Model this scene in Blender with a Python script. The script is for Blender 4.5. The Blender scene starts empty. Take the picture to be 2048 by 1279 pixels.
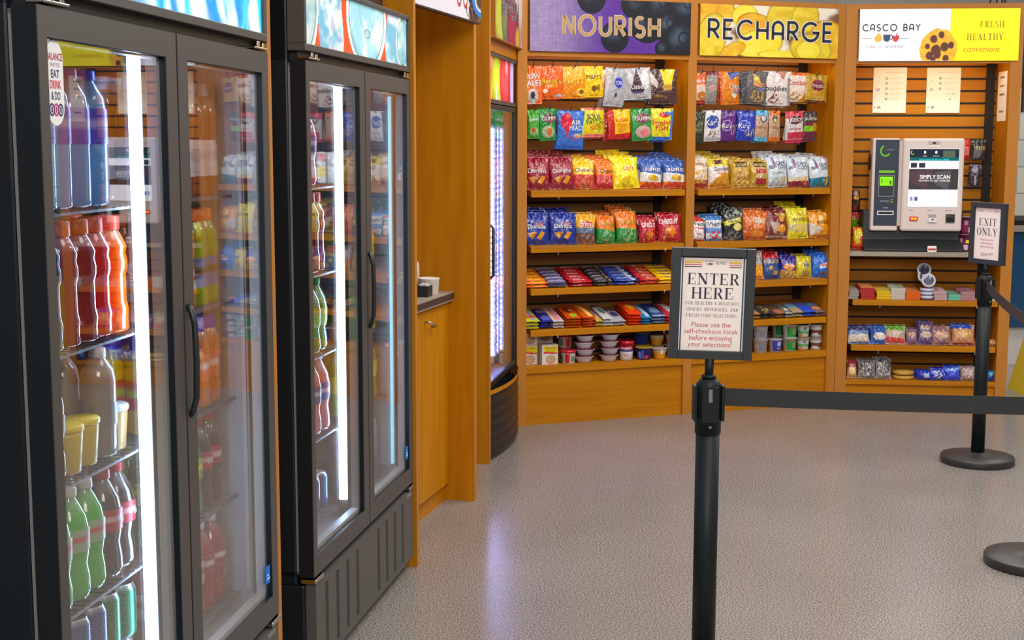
import bpy, bmesh, math, random
import numpy as np
from mathutils import Vector, Matrix
random.seed(4)
sc = bpy.context.scene
R = math.radians
PI = math.pi
# ------------------------------------------------------------------ camera, world, lights, exposure
F, CX, CY, EYE = 2719.0, 1024.0, 639.5, 1.55
PITCH, ROLL = 0.127546, 0.002066
fw = Vector((0, math.cos(PITCH), -math.sin(PITCH)))
rt0 = Vector((1, 0, 0)); up0 = rt0.cross(fw)
rt = math.cos(ROLL) * rt0 + math.sin(ROLL) * up0
up = -math.sin(ROLL) * rt0 + math.cos(ROLL) * up0
cam = bpy.data.cameras.new('camera'); camo = bpy.data.objects.new('camera', cam)
sc.collection.objects.link(camo); sc.camera = camo
cam.sensor_fit = 'HORIZONTAL'; cam.sensor_width = 36; cam.lens = 36 * F / 2048
cam.clip_start = .05; cam.clip_end = 200
camo.matrix_world = Matrix(((rt.x, up.x, -fw.x, 0), (rt.y, up.y, -fw.y, 0), (rt.z, up.z, -fw.z, EYE), (0, 0, 0, 1)))
w = bpy.data.worlds.new('world'); sc.world = w; w.use_nodes = True
wn = w.node_tree.nodes; wl = w.node_tree.links
bg = wn['Background']
tc = wn.new('ShaderNodeTexCoord'); sx = wn.new('ShaderNodeSeparateXYZ'); cr = wn.new('ShaderNodeValToRGB')
wl.new(tc.outputs['Generated'], sx.inputs[0]); wl.new(sx.outputs['Z'], cr.inputs[0]); wl.new(cr.outputs[0], bg.inputs[0])
cr.color_ramp.elements[0].position = .0; cr.color_ramp.elements[0].color = (.22, .215, .21, 1)
cr.color_ramp.elements[1].position = .7; cr.color_ramp.elements[1].color = (.56, .55, .53, 1)
bg.inputs[1].default_value = .8

def area(name, loc, sx_, sy_, power, col, target=None):
    l = bpy.data.lights.new(name, 'AREA'); l.shape = 'RECTANGLE'; l.size = sx_; l.size_y = sy_
    l.energy = power; l.color = col
    o = bpy.data.objects.new(name, l); sc.collection.objects.link(o); o.location = loc
    if target:
        o.rotation_euler = (Vector(target) - Vector(loc)).to_track_quat('-Z', 'Y').to_euler()
    return o
WARM = (1, .96, .91)
area('added_front_fill', (.9, -1.6, 3.2), 2.0, 1.2, 150, WARM, (.9, 3.5, .9))  # added fill from behind the camera, brightens faces turned towards it
area('ceiling_light_near', (1.2, 2.2, 3.3), 1.2, 1.2, 40, WARM)
area('ceiling_light_middle', (1.3, 4.6, 3.3), 1.2, 1.2, 46, WARM)
area('ceiling_light_far', (1.2, 6.3, 3.3), 1.6, .6, 48, WARM)
area('ceiling_light_side', (3.6, 5.6, 3.3), .6, 1.6, 60, WARM)
area('added_back_wall_fill', (2.2, 9.6, 3.9), 3.0, .5, 60, WARM)  # added to brighten the back wall
area('ceiling_light_back', (4.2, 8.6, 3.3), .8, .8, 40, WARM)
vs = sc.view_settings
vs.view_transform = 'Standard'; vs.look = 'None'; vs.gamma = 1; vs.use_curve_mapping = False
vs.exposure = -0.1
sc.cycles.max_bounces = 8; sc.cycles.transparent_max_bounces = 24; sc.cycles.glossy_bounces = 4
sc.cycles.sample_clamp_indirect = 4; sc.cycles.caustics_reflective = False; sc.cycles.caustics_refractive = False
# ------------------------------------------------------------------ helpers
def lin(c):
    c = np.asarray(c, float) / 255.
    return np.where(c <= .04045, c / 12.92, ((c + .055) / 1.055) ** 2.4)
def L4(c): return (*[float(x) for x in lin(c)], 1)

class Bay:
    """A cabinet's front plane: u runs to the right along the front, w goes back into it."""
    def __init__(s, x, y, az):
        s.o = Vector((x, y, 0)); a = R(az); s.rot = PI / 2 - a
        s.d = Vector((math.sin(a), math.cos(a), 0)); s.n = Vector((-math.cos(a), math.sin(a), 0))
    def pt(s, u, w, z=0): return s.o + s.d * u + s.n * w + Vector((0, 0, z))
    def at(s, x, y, w=0):
        r = rt * ((x - CX) / F) - up * ((y - CY) / F) + fw
        o = s.o + s.n * w
        den = s.d.x * -r.y + r.x * s.d.y
        t = (s.d.x * o.y - s.d.y * o.x) / (s.d.x * r.y - s.d.y * r.x)
        p = r * t
        return round((p - o).dot(s.d) if 0 else (Vector((p.x, p.y, 0)) - o).dot(s.d), 3), round(EYE + p.z, 3)
B1 = Bay(-.615, 3.472, 7.96); B2 = Bay(-.356, 4.916, 10.07); BF = Bay(-.381, 5.449, 15.1)
B3 = Bay(-.106, 6.664, 9.4); BN = Bay(.0793, 7.4495, 70.29); BK = Bay(1.95, 8.12, 95.79)

def h2(ix, iy, s):
    n = (ix * 374761393 + iy * 668265263 + s * 974634777) & 0xffffffff
    n = ((n ^ (n >> 13)) * 1274126177) & 0xffffffff
    return ((n ^ (n >> 16)) & 0xffff) / 65535.
def vnoise(x, y, s=0):
    x = np.asarray(x, float); y = np.asarray(y, float)
    ix = np.floor(x).astype(np.int64); iy = np.floor(y).astype(np.int64)
    fx = x - ix; fy = y - iy; fx = fx * fx * (3 - 2 * fx); fy = fy * fy * (3 - 2 * fy)
    a = h2(ix, iy, s); b = h2(ix + 1, iy, s); c = h2(ix, iy + 1, s); d = h2(ix + 1, iy + 1, s)
    return (a * (1 - fx) + b * fx) * (1 - fy) + (c * (1 - fx) + d * fx) * fy
def fbm(x, y, s=0): return .55 * vnoise(x, y, s) + .3 * vnoise(x * 2.1, y * 2.1, s + 1) + .15 * vnoise(x * 4.3, y * 4.3, s + 2)

def inpoly(U, V, pts):
    r = np.zeros(U.shape, bool); n = len(pts)
    for i in range(n):
        x1, y1 = pts[i]; x2, y2 = pts[(i + 1) % n]
        if y1 == y2: continue
        r ^= ((y1 > V) != (y2 > V)) & (U < (x2 - x1) * (V - y1) / (y2 - y1) + x1)
    return r
def paint(ops, U, V):
    """Printed artwork: coloured shapes laid over each other in the artwork's own coordinates."""
    C = np.zeros(U.shape + (3,))
    C[...] = .5
    for o in ops:
        k = o[0]
        if k == 'b': C[...] = lin(o[1])
        elif k == 'r':
            m = (U >= o[1]) & (U <= o[2]) & (V >= o[3]) & (V <= o[4]); C[m] = lin(o[5])
        elif k == 'e':
            m = ((U - o[1]) / o[3]) ** 2 + ((V - o[2]) / o[4]) ** 2 <= 1; C[m] = lin(o[5])
        elif k == 'p': C[inpoly(U, V, o[1])] = lin(o[2])
        elif k == 'n':   # mottled food picture inside an ellipse
            m = ((U - o[1]) / o[3]) ** 2 + ((V - o[2]) / o[4]) ** 2 <= 1
            f = vnoise(U * o[5], V * o[5] * 1.6, o[7] if len(o) > 7 else 3)
            m2 = m & (f > .5); C[m2] = lin(o[6])
    return C

class MB:
    def __init__(s): s.v = []; s.f = []; s.m = []; s.c = []; s.sm = []
    def add(s, vs_, fs, mat=0, col=None, smooth=False):
        b = len(s.v); s.v.extend([tuple(p) for p in vs_])
        if col is None: s.c.extend([(1, 1, 1)] * len(vs_))
        elif len(np.shape(col)) == 1: s.c.extend([tuple(lin(col))] * len(vs_))
        else: s.c.extend([tuple(c) for c in col])
        for f in fs: s.f.append([b + i for i in f]); s.m.append(mat); s.sm.append(smooth)
        return s
    def box(s, x0, x1, y0, y1, z0, z1, mat=0, col=None):
        v = [(x, y, z) for z in (z0, z1) for y in (y0, y1) for x in (x0, x1)]
        return s.add(v, [(0, 2, 3, 1), (4, 5, 7, 6), (0, 1, 5, 4), (2, 6, 7, 3), (0, 4, 6, 2), (1, 3, 7, 5)], mat, col)
    def prism(s, prof, x0, x1, mat=0, col=None):
        """profile in (y,z), swept along x"""
        n = len(prof); v = [(x0, *p) for p in prof] + [(x1, *p) for p in prof]
        f = [tuple(range(n)), tuple(range(2 * n - 1, n - 1, -1))] + [(i, i + n, (i + 1) % n + n, (i + 1) % n) for i in range(n)]
        return s.add(v, f, mat, col)
    def prismz(s, prof, z0, z1, mat=0, col=None):
        n = len(prof); v = [(*p, z0) for p in prof] + [(*p, z1) for p in prof]
        f = [tuple(range(n - 1, -1, -1)), tuple(range(n, 2 * n))] + [(i, (i + 1) % n, (i + 1) % n + n, i + n) for i in range(n)]
        return s.add(v, f, mat, col)
    def lathe(s, prof, seg=20, c=(0, 0, 0), mat=0, col=None, cols=None, axis='z', sy=1.):
        v = []; cc = []
        for k, (r, z) in enumerate(prof):
            for i in range(seg):
                a = 2 * PI * i / seg
                p = (r * math.cos(a), r * math.sin(a) * sy, z)
                if axis == 'y': p = (p[0], -p[2], p[1])
                if axis == 'x': p = (p[2], p[0], p[1])
                v.append((c[0] + p[0], c[1] + p[1], c[2] + p[2]))
                if cols: cc.append(tuple(lin(cols[k])))
        f = [(k * seg + i, k * seg + (i + 1) % seg, (k + 1) * seg + (i + 1) % seg, (k + 1) * seg + i) for k in range(len(prof) - 1) for i in range(seg)]
        if prof[0][0] > 1e-5: f.append(tuple(range(seg - 1, -1, -1)))
        if prof[-1][0] > 1e-5: f.append(tuple((len(prof) - 1) * seg + i for i in range(seg)))
        return s.add(v, f, mat, cc if cols else col, True)
    def tube(s, pts, r, seg=8, mat=0, col=None):
        pts = [Vector(p) for p in pts]; v = []
        for i, p in enumerate(pts):
            t = (pts[min(i + 1, len(pts) - 1)] - pts[max(i - 1, 0)]).normalized()
            a = t.orthogonal().normalized() if i == 0 else (a - t * a.dot(t)).normalized()
            b = t.cross(a)
            for k in range(seg):
                an = 2 * PI * k / seg; v.append(p + (a * math.cos(an) + b * math.sin(an)) * r)
        n = len(pts)
        f = [(i * seg + k, i * seg + (k + 1) % seg, (i + 1) * seg + (k + 1) % seg, (i + 1) * seg + k) for i in range(n - 1) for k in range(seg)]
        f += [tuple(range(seg - 1, -1, -1)), tuple((n - 1) * seg + k for k in range(seg))]
        return s.add(v, f, mat, col, True)
    def grid(s, P, nu, nv, ops=None, mat=0, col=None, flip=False, smooth=True, colfn=None):
        """P(u,v)->(x,y,z) arrays, u in [-1,1], v in [0,1]"""
        U, V = np.meshgrid(np.linspace(-1, 1, nu + 1), np.linspace(0, 1, nv + 1))
        X = P(U, V); X = np.stack([np.broadcast_to(np.asarray(q, float), U.shape) for q in X], -1).reshape(-1, 3)
        c = paint(ops, U, V).reshape(-1, 3) if ops else (colfn(U, V).reshape(-1, 3) if colfn else col)
        w_ = nu + 1
        f = [(j * w_ + i, j * w_ + i + 1, (j + 1) * w_ + i + 1, (j + 1) * w_ + i) for j in range(nv) for i in range(nu)]
        if flip: f = [q[::-1] for q in f]
        return s.add(X.tolist(), f, mat, c, smooth)
    def text(s, txt, h, T, cx=0, cy=0, col=(0, 0, 0), maxw=None, mat=0, align='c', shear=0, bold=0):
        v, f, w_ = textmesh(txt, bold)
        sx = h
        if maxw and w_ * sx > maxw: sx = maxw / w_
        ox = cx - (w_ * sx / 2 if align == 'c' else (w_ * sx if align == 'r' else 0))
        pts = [T(ox + x * sx + shear * y * h, cy + (y - .5) * h) for x, y in v]
        return s.add(pts, f, mat, col)
    def strokes(s, polys, width, T, col, mat=0):
        for pl in polys:
            v, f = ribbon(pl, width); s.add([T(x, y) for x, y in v], f, mat, col)
        return s
    def build(s, name, mats, parent=None, loc=(0, 0, 0), rz=0, bevel=0, tag_=None, rot=None):
        me = bpy.data.meshes.new(name)
        me.from_pydata(s.v, [], s.f)
        mats = mats if isinstance(mats, (list, tuple)) else [mats]
        for m in mats: me.materials.append(m)
        if len(mats) > 1: me.polygons.foreach_set('material_index', s.m)
        me.polygons.foreach_set('use_smooth', s.sm)
        if any(c != (1, 1, 1) for c in s.c):
            a = me.color_attributes.new('Col', 'FLOAT_COLOR', 'POINT')
            a.data.foreach_set('color', np.concatenate([np.array(s.c, float), np.ones((len(s.c), 1))], 1).ravel())
        me.update()
        o = bpy.data.objects.new(name, me); sc.collection.objects.link(o)
        o.parent = parent; o.location = loc; o.rotation_euler = rot if rot else (0, 0, rz)
        if bevel:
            b = o.modifiers.new('b', 'BEVEL'); b.width = bevel; b.segments = 2; b.limit_method = 'ANGLE'; b.angle_limit = R(40)
            b.harden_normals = False
        if tag_: tag(o, *tag_)
        return o
def tag(o, label, cat, group=None):
    o['label'] = label; o['category'] = cat
    if group: o['group'] = group
    return o
def thing(name, label, cat, loc=(0, 0, 0), rz=0, group=None):
    o = bpy.data.objects.new(name, None); sc.collection.objects.link(o); o.empty_display_size = .1
    o.location = loc; o.rotation_euler = (0, 0, rz)
    return tag(o, label, cat, group)
def struct(o): o['kind'] = 'structure'; return o
KIDS = {}
def dup(o, loc, rot=None, label=None, scale=None):
    c = o.copy(); sc.collection.objects.link(c); c.location = loc
    if rot is not None: c.rotation_euler = rot
    if label: c['label'] = label
    if scale: c.scale = scale
    for ch in KIDS.get(o.name) or list(o.children):
        d = ch.copy(); sc.collection.objects.link(d); d.parent = c
    return c
_T = {}
def textmesh(t, bold=0):
    if 'M' in t: bold = 0
    if (t, bold) in _T: return _T[(t, bold)]
    cu = bpy.data.curves.new('t', 'FONT'); cu.body = t; cu.size = 1; cu.resolution_u = 3; cu.offset = bold
    o = bpy.data.objects.new('t', cu); sc.collection.objects.link(o)
    dg = bpy.context.evaluated_depsgraph_get(); me = o.evaluated_get(dg).to_mesh()
    v = [(p.co.x, p.co.y) for p in me.vertices]; f = [tuple(p.vertices) for p in me.polygons]
    o.evaluated_get(dg).to_mesh_clear(); bpy.data.objects.remove(o); bpy.data.curves.remove(cu)
    if not v: v = [(0, 0), (.1, 0), (0, .1)]; f = [(0, 1, 2)]
    x0 = min(p[0] for p in v); x1 = max(p[0] for p in v)
    cap = .73
    v = [((x - x0) / cap, y / cap) for x, y in v]
    _T[(t, bold)] = (v, f, (x1 - x0) / cap)
    return _T[(t, bold)]
def ribbon(pl, w_):
    n = len(pl); L = []; Rr = []
    for i in range(n):
        p = Vector(pl[i]); d1 = (p - Vector(pl[i - 1])).normalized() if i else None
        d2 = (Vector(pl[i + 1]) - p).normalized() if i < n - 1 else None
        d = ((d1 or d2) + (d2 or d1)); d = d.normalized() if d.length > 1e-6 else (d1 or d2)
        nn = Vector((-d.y, d.x)); k = 1 / max(.7, nn.dot(Vector((-(d1 or d2).y, (d1 or d2).x))))
        L.append(p + nn * w_ / 2 * k); Rr.append(p - nn * w_ / 2 * k)
    v = [(q.x, q.y) for q in L] + [(q.x, q.y) for q in Rr]
    return v, [(i + n, i + n + 1, i + 1, i) for i in range(n - 1)]
def arc(cx, cy, rx, ry, a0, a1, n=14): return [(cx + rx * math.cos(R(a0 + (a1 - a0) * i / n)), cy + ry * math.sin(R(a0 + (a1 - a0) * i / n))) for i in range(n + 1)]
# geometric sans letters, height 1: (strokes, advance width)
SANS = {
 'N': ([[(0, 0), (0, 1)], [(.03, 1), (.63, 0)], [(.66, 0), (.66, 1)]], .66), 'O': ([arc(.5, .5, .5, .5, 0, 360, 32)], 1.),
 'U': ([[(0, 1), (0, .34)] + arc(.33, .34, .33, .34, 180, 360) + [(.66, 1)]], .66),
 'R': ([[(0, 0), (0, 1), (.3, 1)] + arc(.3, .73, .27, .27, 90, -90) + [(0, .46)], [(.26, .46), (.6, 0)]], .6),
 'I': ([[(0, 0), (0, 1)]], 0.), 'S': ([arc(.29, .74, .25, .26, 40, 265, 12) + arc(.29, .25, .28, .26, 88, -145, 12)], .58),
 'H': ([[(0, 0), (0, 1)], [(.64, 0), (.64, 1)], [(0, .5), (.64, .5)]], .64),
 'E': ([[(.52, 1), (0, 1), (0, 0), (.52, 0)], [(0, .5), (.46, .5)]], .52),
 'C': ([arc(.5, .5, .5, .5, 45, 315, 24)], .86), 'G': ([arc(.5, .5, .5, .5, 45, 350, 26) + [(.99, .45), (.62, .45)]], 1.),
 'A': ([[(0, 0), (0, .66)] + arc(.32, .66, .32, .34, 180, 0) + [(.64, 0)], [(0, .34), (.64, .34)]], .64),
 'F': ([[(.5, 1), (0, 1), (0, 0)], [(0, .5), (.44, .5)]], .5), 'B': ([[(0, 0), (0, 1), (.28, 1)] + arc(.28, .75, .24, .25, 90, -90) + [(0, .5)], [(.28, .5)] + arc(.3, .25, .27, .25, 90, -90) + [(0, 0)]], .57),
 'Y': ([[(0, 1), (.33, .48), (.66, 1)], [(.33, .48), (.33, 0)]], .66), ' ': ([], .35)}
def sans(t, h, gap=.22):
    x = 0; out = []
    for ch in t:
        st, w_ = SANS[ch]
        out += [[((x + px) * h, py * h) for px, py in s_] for s_ in st]; x += w_ + gap
    W = (x - gap) * h
    return [[(px - W / 2, py - h / 2) for px, py in s_] for s_ in out], W
# Didone capitals from thick stems, hairlines and slab serifs
def serif_glyph(ch):
    q = []; TK, HL = .17, .05
    def rc(x0, y0, x1, y1): q.append([(x0, y0), (x1, y0), (x1, y1), (x0, y1)])
    def stem(x, y0=0, y1=1, s0=1, s1=1, t=TK):
        rc(x - t / 2, y0, x + t / 2, y1)
        if s0: rc(x - .17, y0, x + .17, y0 + HL)
        if s1: rc(x - .17, y1 - HL, x + .17, y1)
    def line(a, b, t):
        v, f = ribbon([a, b], t); q.append([v[0], v[1], v[3], v[2]])
    def bowl(cx, cy, rx, ry, a0, a1, t=TK, n=14):
        o = arc(cx, cy, rx, ry, a0, a1, n); i = arc(cx, cy, max(rx - t, .01), max(ry - HL, .01), a0, a1, n)
        for k in range(n): q.append([o[k], o[k + 1], i[k + 1], i[k]])
    W = .8
    if ch == 'E' or ch == 'F':
        stem(.17); rc(.17, .95, .72, 1); rc(.68, .72, .72, 1); rc(.17, .49, .5, .53); rc(.47, .38, .51, .64)
        if ch == 'E': rc(.17, 0, .74, .05); rc(.70, 0, .74, .3)
    elif ch == 'N': stem(.14, t=.06); stem(.76, t=.06, s0=0); line((.14, .97), (.76, .03), .19); W = .94
    elif ch == 'T': stem(.4, s1=0); rc(.04, .95, .76, 1); rc(.04, .7, .08, 1); rc(.72, .7, .76, 1)
    elif ch == 'R': stem(.17); rc(.17, .95, .42, 1); rc(.17, .48, .42, .52); bowl(.42, .74, .3, .26, 90, -90); line((.42, .5), (.72, .03), .16); rc(.66, 0, .86, .05); W = .88
    elif ch == 'P': stem(.17); rc(.17, .95, .42, 1); rc(.17, .46, .42, .5); bowl(.42, .73, .3, .27, 90, -90)
    elif ch == 'H': stem(.17); stem(.77); rc(.17, .48, .77, .53); W = .96
    elif ch == 'X': line((.14, .98), (.7, .02), .18); line((.7, .98), (.14, .02), .05); [rc(x, y, x + .3, y + .05) for x in (0, .54) for y in (0, .95)]; W = .86
    elif ch == 'I': stem(.19); W = .4
    elif ch in 'OQ': bowl(.44, .5, .42, .52, 0, 360, n=28); W = .9
    elif ch == 'C' or ch == 'G':
        bowl(.46, .5, .44, .52, 55, 305, n=22); rc(.72, .68, .76, .98); W = .84
        if ch == 'G': stem(.72, 0, .42, 0, 1)
    elif ch == 'L': stem(.17); rc(.17, 0, .7, .05); rc(.66, 0, .7, .34); W = .74
    elif ch == 'Y': line((.12, .98), (.42, .42), .17); line((.74, .98), (.44, .42), .05); stem(.43, 0, .45, 1, 0); rc(0, .95, .28, 1); rc(.6, .95, .86, 1); W = .88
    elif ch == 'A': line((.14, .02), (.42, .98), .05); line((.42, .98), (.72, .02), .18); rc(.26, .3, .62, .34); rc(0, 0, .26, .05); rc(.56, 0, .88, .05); W = .88
    elif ch == 'D': stem(.17); rc(.17, .95, .4, 1); rc(.17, 0, .4, .05); bowl(.38, .5, .44, .5, 90, -90); W = .86
    elif ch == 'U': stem(.17, .3, 1, 0, 1); stem(.72, .3, 1, 0, 1, .05); bowl(.42, .32, .335, .34, 180, 360); W = .9
    elif ch == 'S': bowl(.36, .74, .3, .27, 60, 270); bowl(.38, .26, .34, .27, 90, -120); rc(.58, .7, .62, .98); rc(.06, .02, .1, .3); W = .74
    elif ch == 'K': stem(.17); line((.24, .42), (.72, .97), .05); line((.36, .55), (.74, .02), .18); rc(.58, 0, .9, .05); rc(.56, .95, .86, 1); W = .92
    elif ch == 'B': stem(.17); rc(.17, .95, .42, 1); rc(.17, .49, .42, .53); rc(.17, 0, .42, .05); bowl(.4, .75, .28, .25, 90, -90); bowl(.42, .26, .33, .26, 90, -90); W = .8
    elif ch == 'V': line((.14, .98), (.44, .02), .18); line((.74, .98), (.46, .02), .05); rc(0, .95, .3, 1); rc(.6, .95, .88, 1); W = .88
    elif ch == '&': bowl(.36, .76, .22, .24, 0, 360, .1); bowl(.36, .27, .34, .29, 60, 330, .14); line((.26, .62), (.78, .03), .15); W = .9
    elif ch in ',.': rc(.05, 0, .18, .14); W = .26
    else: W = .4
    return q, W
def serif(mb, t, h, T, cx, cy, col, maxw=None, gap=.1, mat=0):
    G = [serif_glyph(c) for c in t]
    tot = sum(g[1] + gap for g in G) - gap; sx = h
    if maxw and tot * sx > maxw: sx = maxw / tot
    x = cx - tot * sx / 2
    for q, w_ in G:
        for pl in q: mb.add([T(x + px * sx, cy + (py - .5) * h) for px, py in pl], [tuple(range(len(pl)))], mat, col)
        x += (w_ + gap) * sx
# ------------------------------------------------------------------ materials
def mat(name, col=(200, 200, 200), rough=.5, metal=0, spec=.5, emit=None, estr=0, coat=0, attr=False, alpha=None):
    m = bpy.data.materials.new(name); m.use_nodes = True; nt = m.node_tree; b = nt.nodes['Principled BSDF']
    b.inputs['Base Color'].default_value = L4(col); b.inputs['Roughness'].default_value = rough
    b.inputs['Metallic'].default_value = metal; b.inputs['Specular IOR Level'].default_value = spec
    b.inputs['Coat Weight'].default_value = coat; b.inputs['Coat Roughness'].default_value = .08
    if emit: b.inputs['Emission Color'].default_value = L4(emit); b.inputs['Emission Strength'].default_value = estr
    if attr:
        a = nt.nodes.new('ShaderNodeAttribute'); a.attribute_name = 'Col'
        nt.links.new(a.outputs['Color'], b.inputs['Base Color'])
        if estr and not emit:
            nt.links.new(a.outputs['Color'], b.inputs['Emission Color']); b.inputs['Emission Strength'].default_value = estr
    return m
def N_(m, t, **k):
    n = m.node_tree.nodes.new(t)
    for a, v in k.items(): setattr(n, a, v)
    return n
def noise_mat(name, c0, c1, scale=(1, 1, 1), nscale=5, rough=.5, detail=4, bump=0, spec=.5, coat=0, lo=.3, hi=.7):
    m = mat(name, c0, rough, spec=spec, coat=coat); nt = m.node_tree; b = nt.nodes['Principled BSDF']
    tc = N_(m, 'ShaderNodeTexCoord'); mp = N_(m, 'ShaderNodeMapping'); mp.inputs['Scale'].default_value = scale
    nz = N_(m, 'ShaderNodeTexNoise'); nz.inputs['Scale'].default_value = nscale; nz.inputs['Detail'].default_value = detail
    cr = N_(m, 'ShaderNodeValToRGB'); e = cr.color_ramp.elements
    e[0].position = lo; e[0].color = L4(c0); e[1].position = hi; e[1].color = L4(c1)
    l = nt.links; l.new(tc.outputs['Object'], mp.inputs[0]); l.new(mp.outputs[0], nz.inputs['Vector'])
    l.new(nz.outputs['Fac'], cr.inputs[0]); l.new(cr.outputs[0], b.inputs['Base Color'])
    if bump:
        bp = N_(m, 'ShaderNodeBump'); bp.inputs['Strength'].default_value = bump; bp.inputs['Distance'].default_value = .002
        l.new(nz.outputs['Fac'], bp.inputs['Height']); l.new(bp.outputs[0], b.inputs['Normal'])
    return m
M = {}
M['wood'] = noise_mat('wood', (176, 109, 2), (196, 127, 4), (9, 9, .7), 3.0, .45, 5, spec=.25)
M['woodh'] = noise_mat('wood_horizontal_grain', (174, 106, 2), (194, 124, 4), (.7, 9, 12), 3.0, .45, 5, spec=.25)
M['woode'] = noise_mat('wood_edge_band', (178, 114, 40), (188, 122, 48), (4, 4, .7), 3.0, .5, 3, spec=.3)
M['slatshade'] = noise_mat('slatwall_board_shaded', (146, 100, 52), (160, 112, 62), (.7, 9, 9), 3, .5, 4, spec=.25)  # same board as the kiosk slatwall, shade put into its colour
M['shadedb'] = noise_mat('shaded_wood_board', (66, 48, 38), (76, 56, 44), (.7, 9, 9), 3, .6)  # wood with overhead shade put into its colour
M['groove'] = mat('groove_black', (26, 20, 16), .7)
M['slat'] = noise_mat('slatwall_board', (180, 112, 3), (198, 126, 8), (.7, 9, 9), 3, .5, 4, spec=.25)
M['black'] = mat('black_metal', (34, 38, 40), .38)
M['blackgloss'] = mat('black_gloss_paint', (20, 27, 34), .35, spec=.35)
M['doorgrey'] = mat('door_frame_grey', (74, 70, 68), .45)
M['grille'] = mat('grille_grey', (84, 80, 77), .5)
M['dark'] = mat('dark_void', (8, 8, 9), .8)
M['gasket'] = mat('gasket_grey', (120, 120, 120), .5)
M['spacer'] = mat('spacer_grey', (176, 178, 176), .4)
M['liner'] = mat('liner_grey', (150, 152, 156), .45)
M['chrome'] = mat('chrome', (200, 200, 200), .18, metal=1)
M['white'] = mat('white_plastic', (225, 222, 218), .4)
M['kiosk'] = mat('kiosk_housing', (222, 206, 200), .4)
M['laminate'] = noise_mat('counter_laminate', (150, 138, 126), (166, 154, 140), (1, 1, 1), 40, .4)
M['ctredge'] = mat('counter_edge', (66, 46, 44), .5)
M['print'] = mat('foil_print', attr=True, rough=.24, spec=.7, coat=.3)
def crinkle(m, sc_, dist):
    nt = m.node_tree; tc = N_(m, 'ShaderNodeTexCoord'); nz = N_(m, 'ShaderNodeTexNoise'); nz.inputs['Scale'].default_value = sc_; nz.inputs['Detail'].default_value = 2
    nz.inputs['Distortion'].default_value = .6
    bp = N_(m, 'ShaderNodeBump'); bp.inputs['Strength'].default_value = .8; bp.inputs['Distance'].default_value = dist
    nt.links.new(tc.outputs['Object'], nz.inputs['Vector']); nt.links.new(nz.outputs['Fac'], bp.inputs['Height']); nt.links.new(bp.outputs[0], nt.nodes['Principled BSDF'].inputs['Normal'])
crinkle(M['print'], 34, .012)
M['bar'] = mat('wrapper_print', attr=True, rough=.35, spec=.5)
M['paper'] = mat('paper_print', attr=True, rough=.7, spec=.2)
M['satin'] = mat('sign_print', attr=True, rough=.4, spec=.4)
M['lit'] = mat('backlit_print', attr=True, rough=.3, estr=.5)
M['litx'] = mat('emissive_bright_print', attr=True, rough=.4, estr=.22)  # print that also emits weakly in its own colours
M['screen'] = mat('screen_picture', attr=True, rough=.2, estr=.9)
M['led'] = mat('led_white', (255, 255, 255), .4, emit=(176, 212, 255), estr=36)
M['leddim'] = mat('led_cyan', (220, 250, 255), .4, emit=(120, 225, 255), estr=1.6)
M['ledv'] = mat('led_violet', (220, 220, 255), .4, emit=(170, 172, 255), estr=140)
M['tube'] = mat('lamp_tube', (255, 240, 210), .4, emit=(255, 226, 180), estr=14)
M['red'] = mat('red_led', (255, 60, 20), .4, emit=(255, 120, 20), estr=3)
M['liquid'] = mat('bottle_body', attr=True, rough=.12, spec=.6, coat=.6)
M['cap'] = mat('bottle_cap', attr=True, rough=.35)
M['label'] = mat('bottle_label', attr=True, rough=.4)
M['alu'] = mat('can_metal', attr=True, rough=.25, metal=.7)
M['tub'] = mat('tub_plastic', attr=True, rough=.3, spec=.5)
M['belt'] = mat('belt_webbing', (44, 44, 46), .75)
M['beltb'] = mat('belt_webbing_brown', (52, 42, 40), .75)
def glass(name, base, amp, power, tint=(1, 1, 1)):
    m = bpy.data.materials.new(name); m.use_nodes = True; nt = m.node_tree; nt.nodes.clear()
    out = N_(m, 'ShaderNodeOutputMaterial'); mx = N_(m, 'ShaderNodeMixShader'); tr = N_(m, 'ShaderNodeBsdfTransparent'); gl = N_(m, 'ShaderNodeBsdfGlossy')
    tr.inputs[0].default_value = (*tint, 1)
    gl.inputs['Roughness'].default_value = .0
    lw = N_(m, 'ShaderNodeLayerWeight'); lw.inputs[0].default_value = .5
    p = N_(m, 'ShaderNodeMath', operation='POWER'); p.inputs[1].default_value = power
    a = N_(m, 'ShaderNodeMath', operation='MULTIPLY_ADD'); a.inputs[1].default_value = amp; a.inputs[2].default_value = base
    l = nt.links; l.new(lw.outputs['Facing'], p.inputs[0]); l.new(p.outputs[0], a.inputs[0]); l.new(a.outputs[0], mx.inputs[0])
    l.new(tr.outputs[0], mx.inputs[1]); l.new(gl.outputs[0], mx.inputs[2]); l.new(mx.outputs[0], out.inputs[0])
    return m
M['glass'] = glass('cooler_glass', .03, .7, 2.2)
M['acrylic'] = glass('clear_acrylic', .03, .3, 3)
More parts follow.
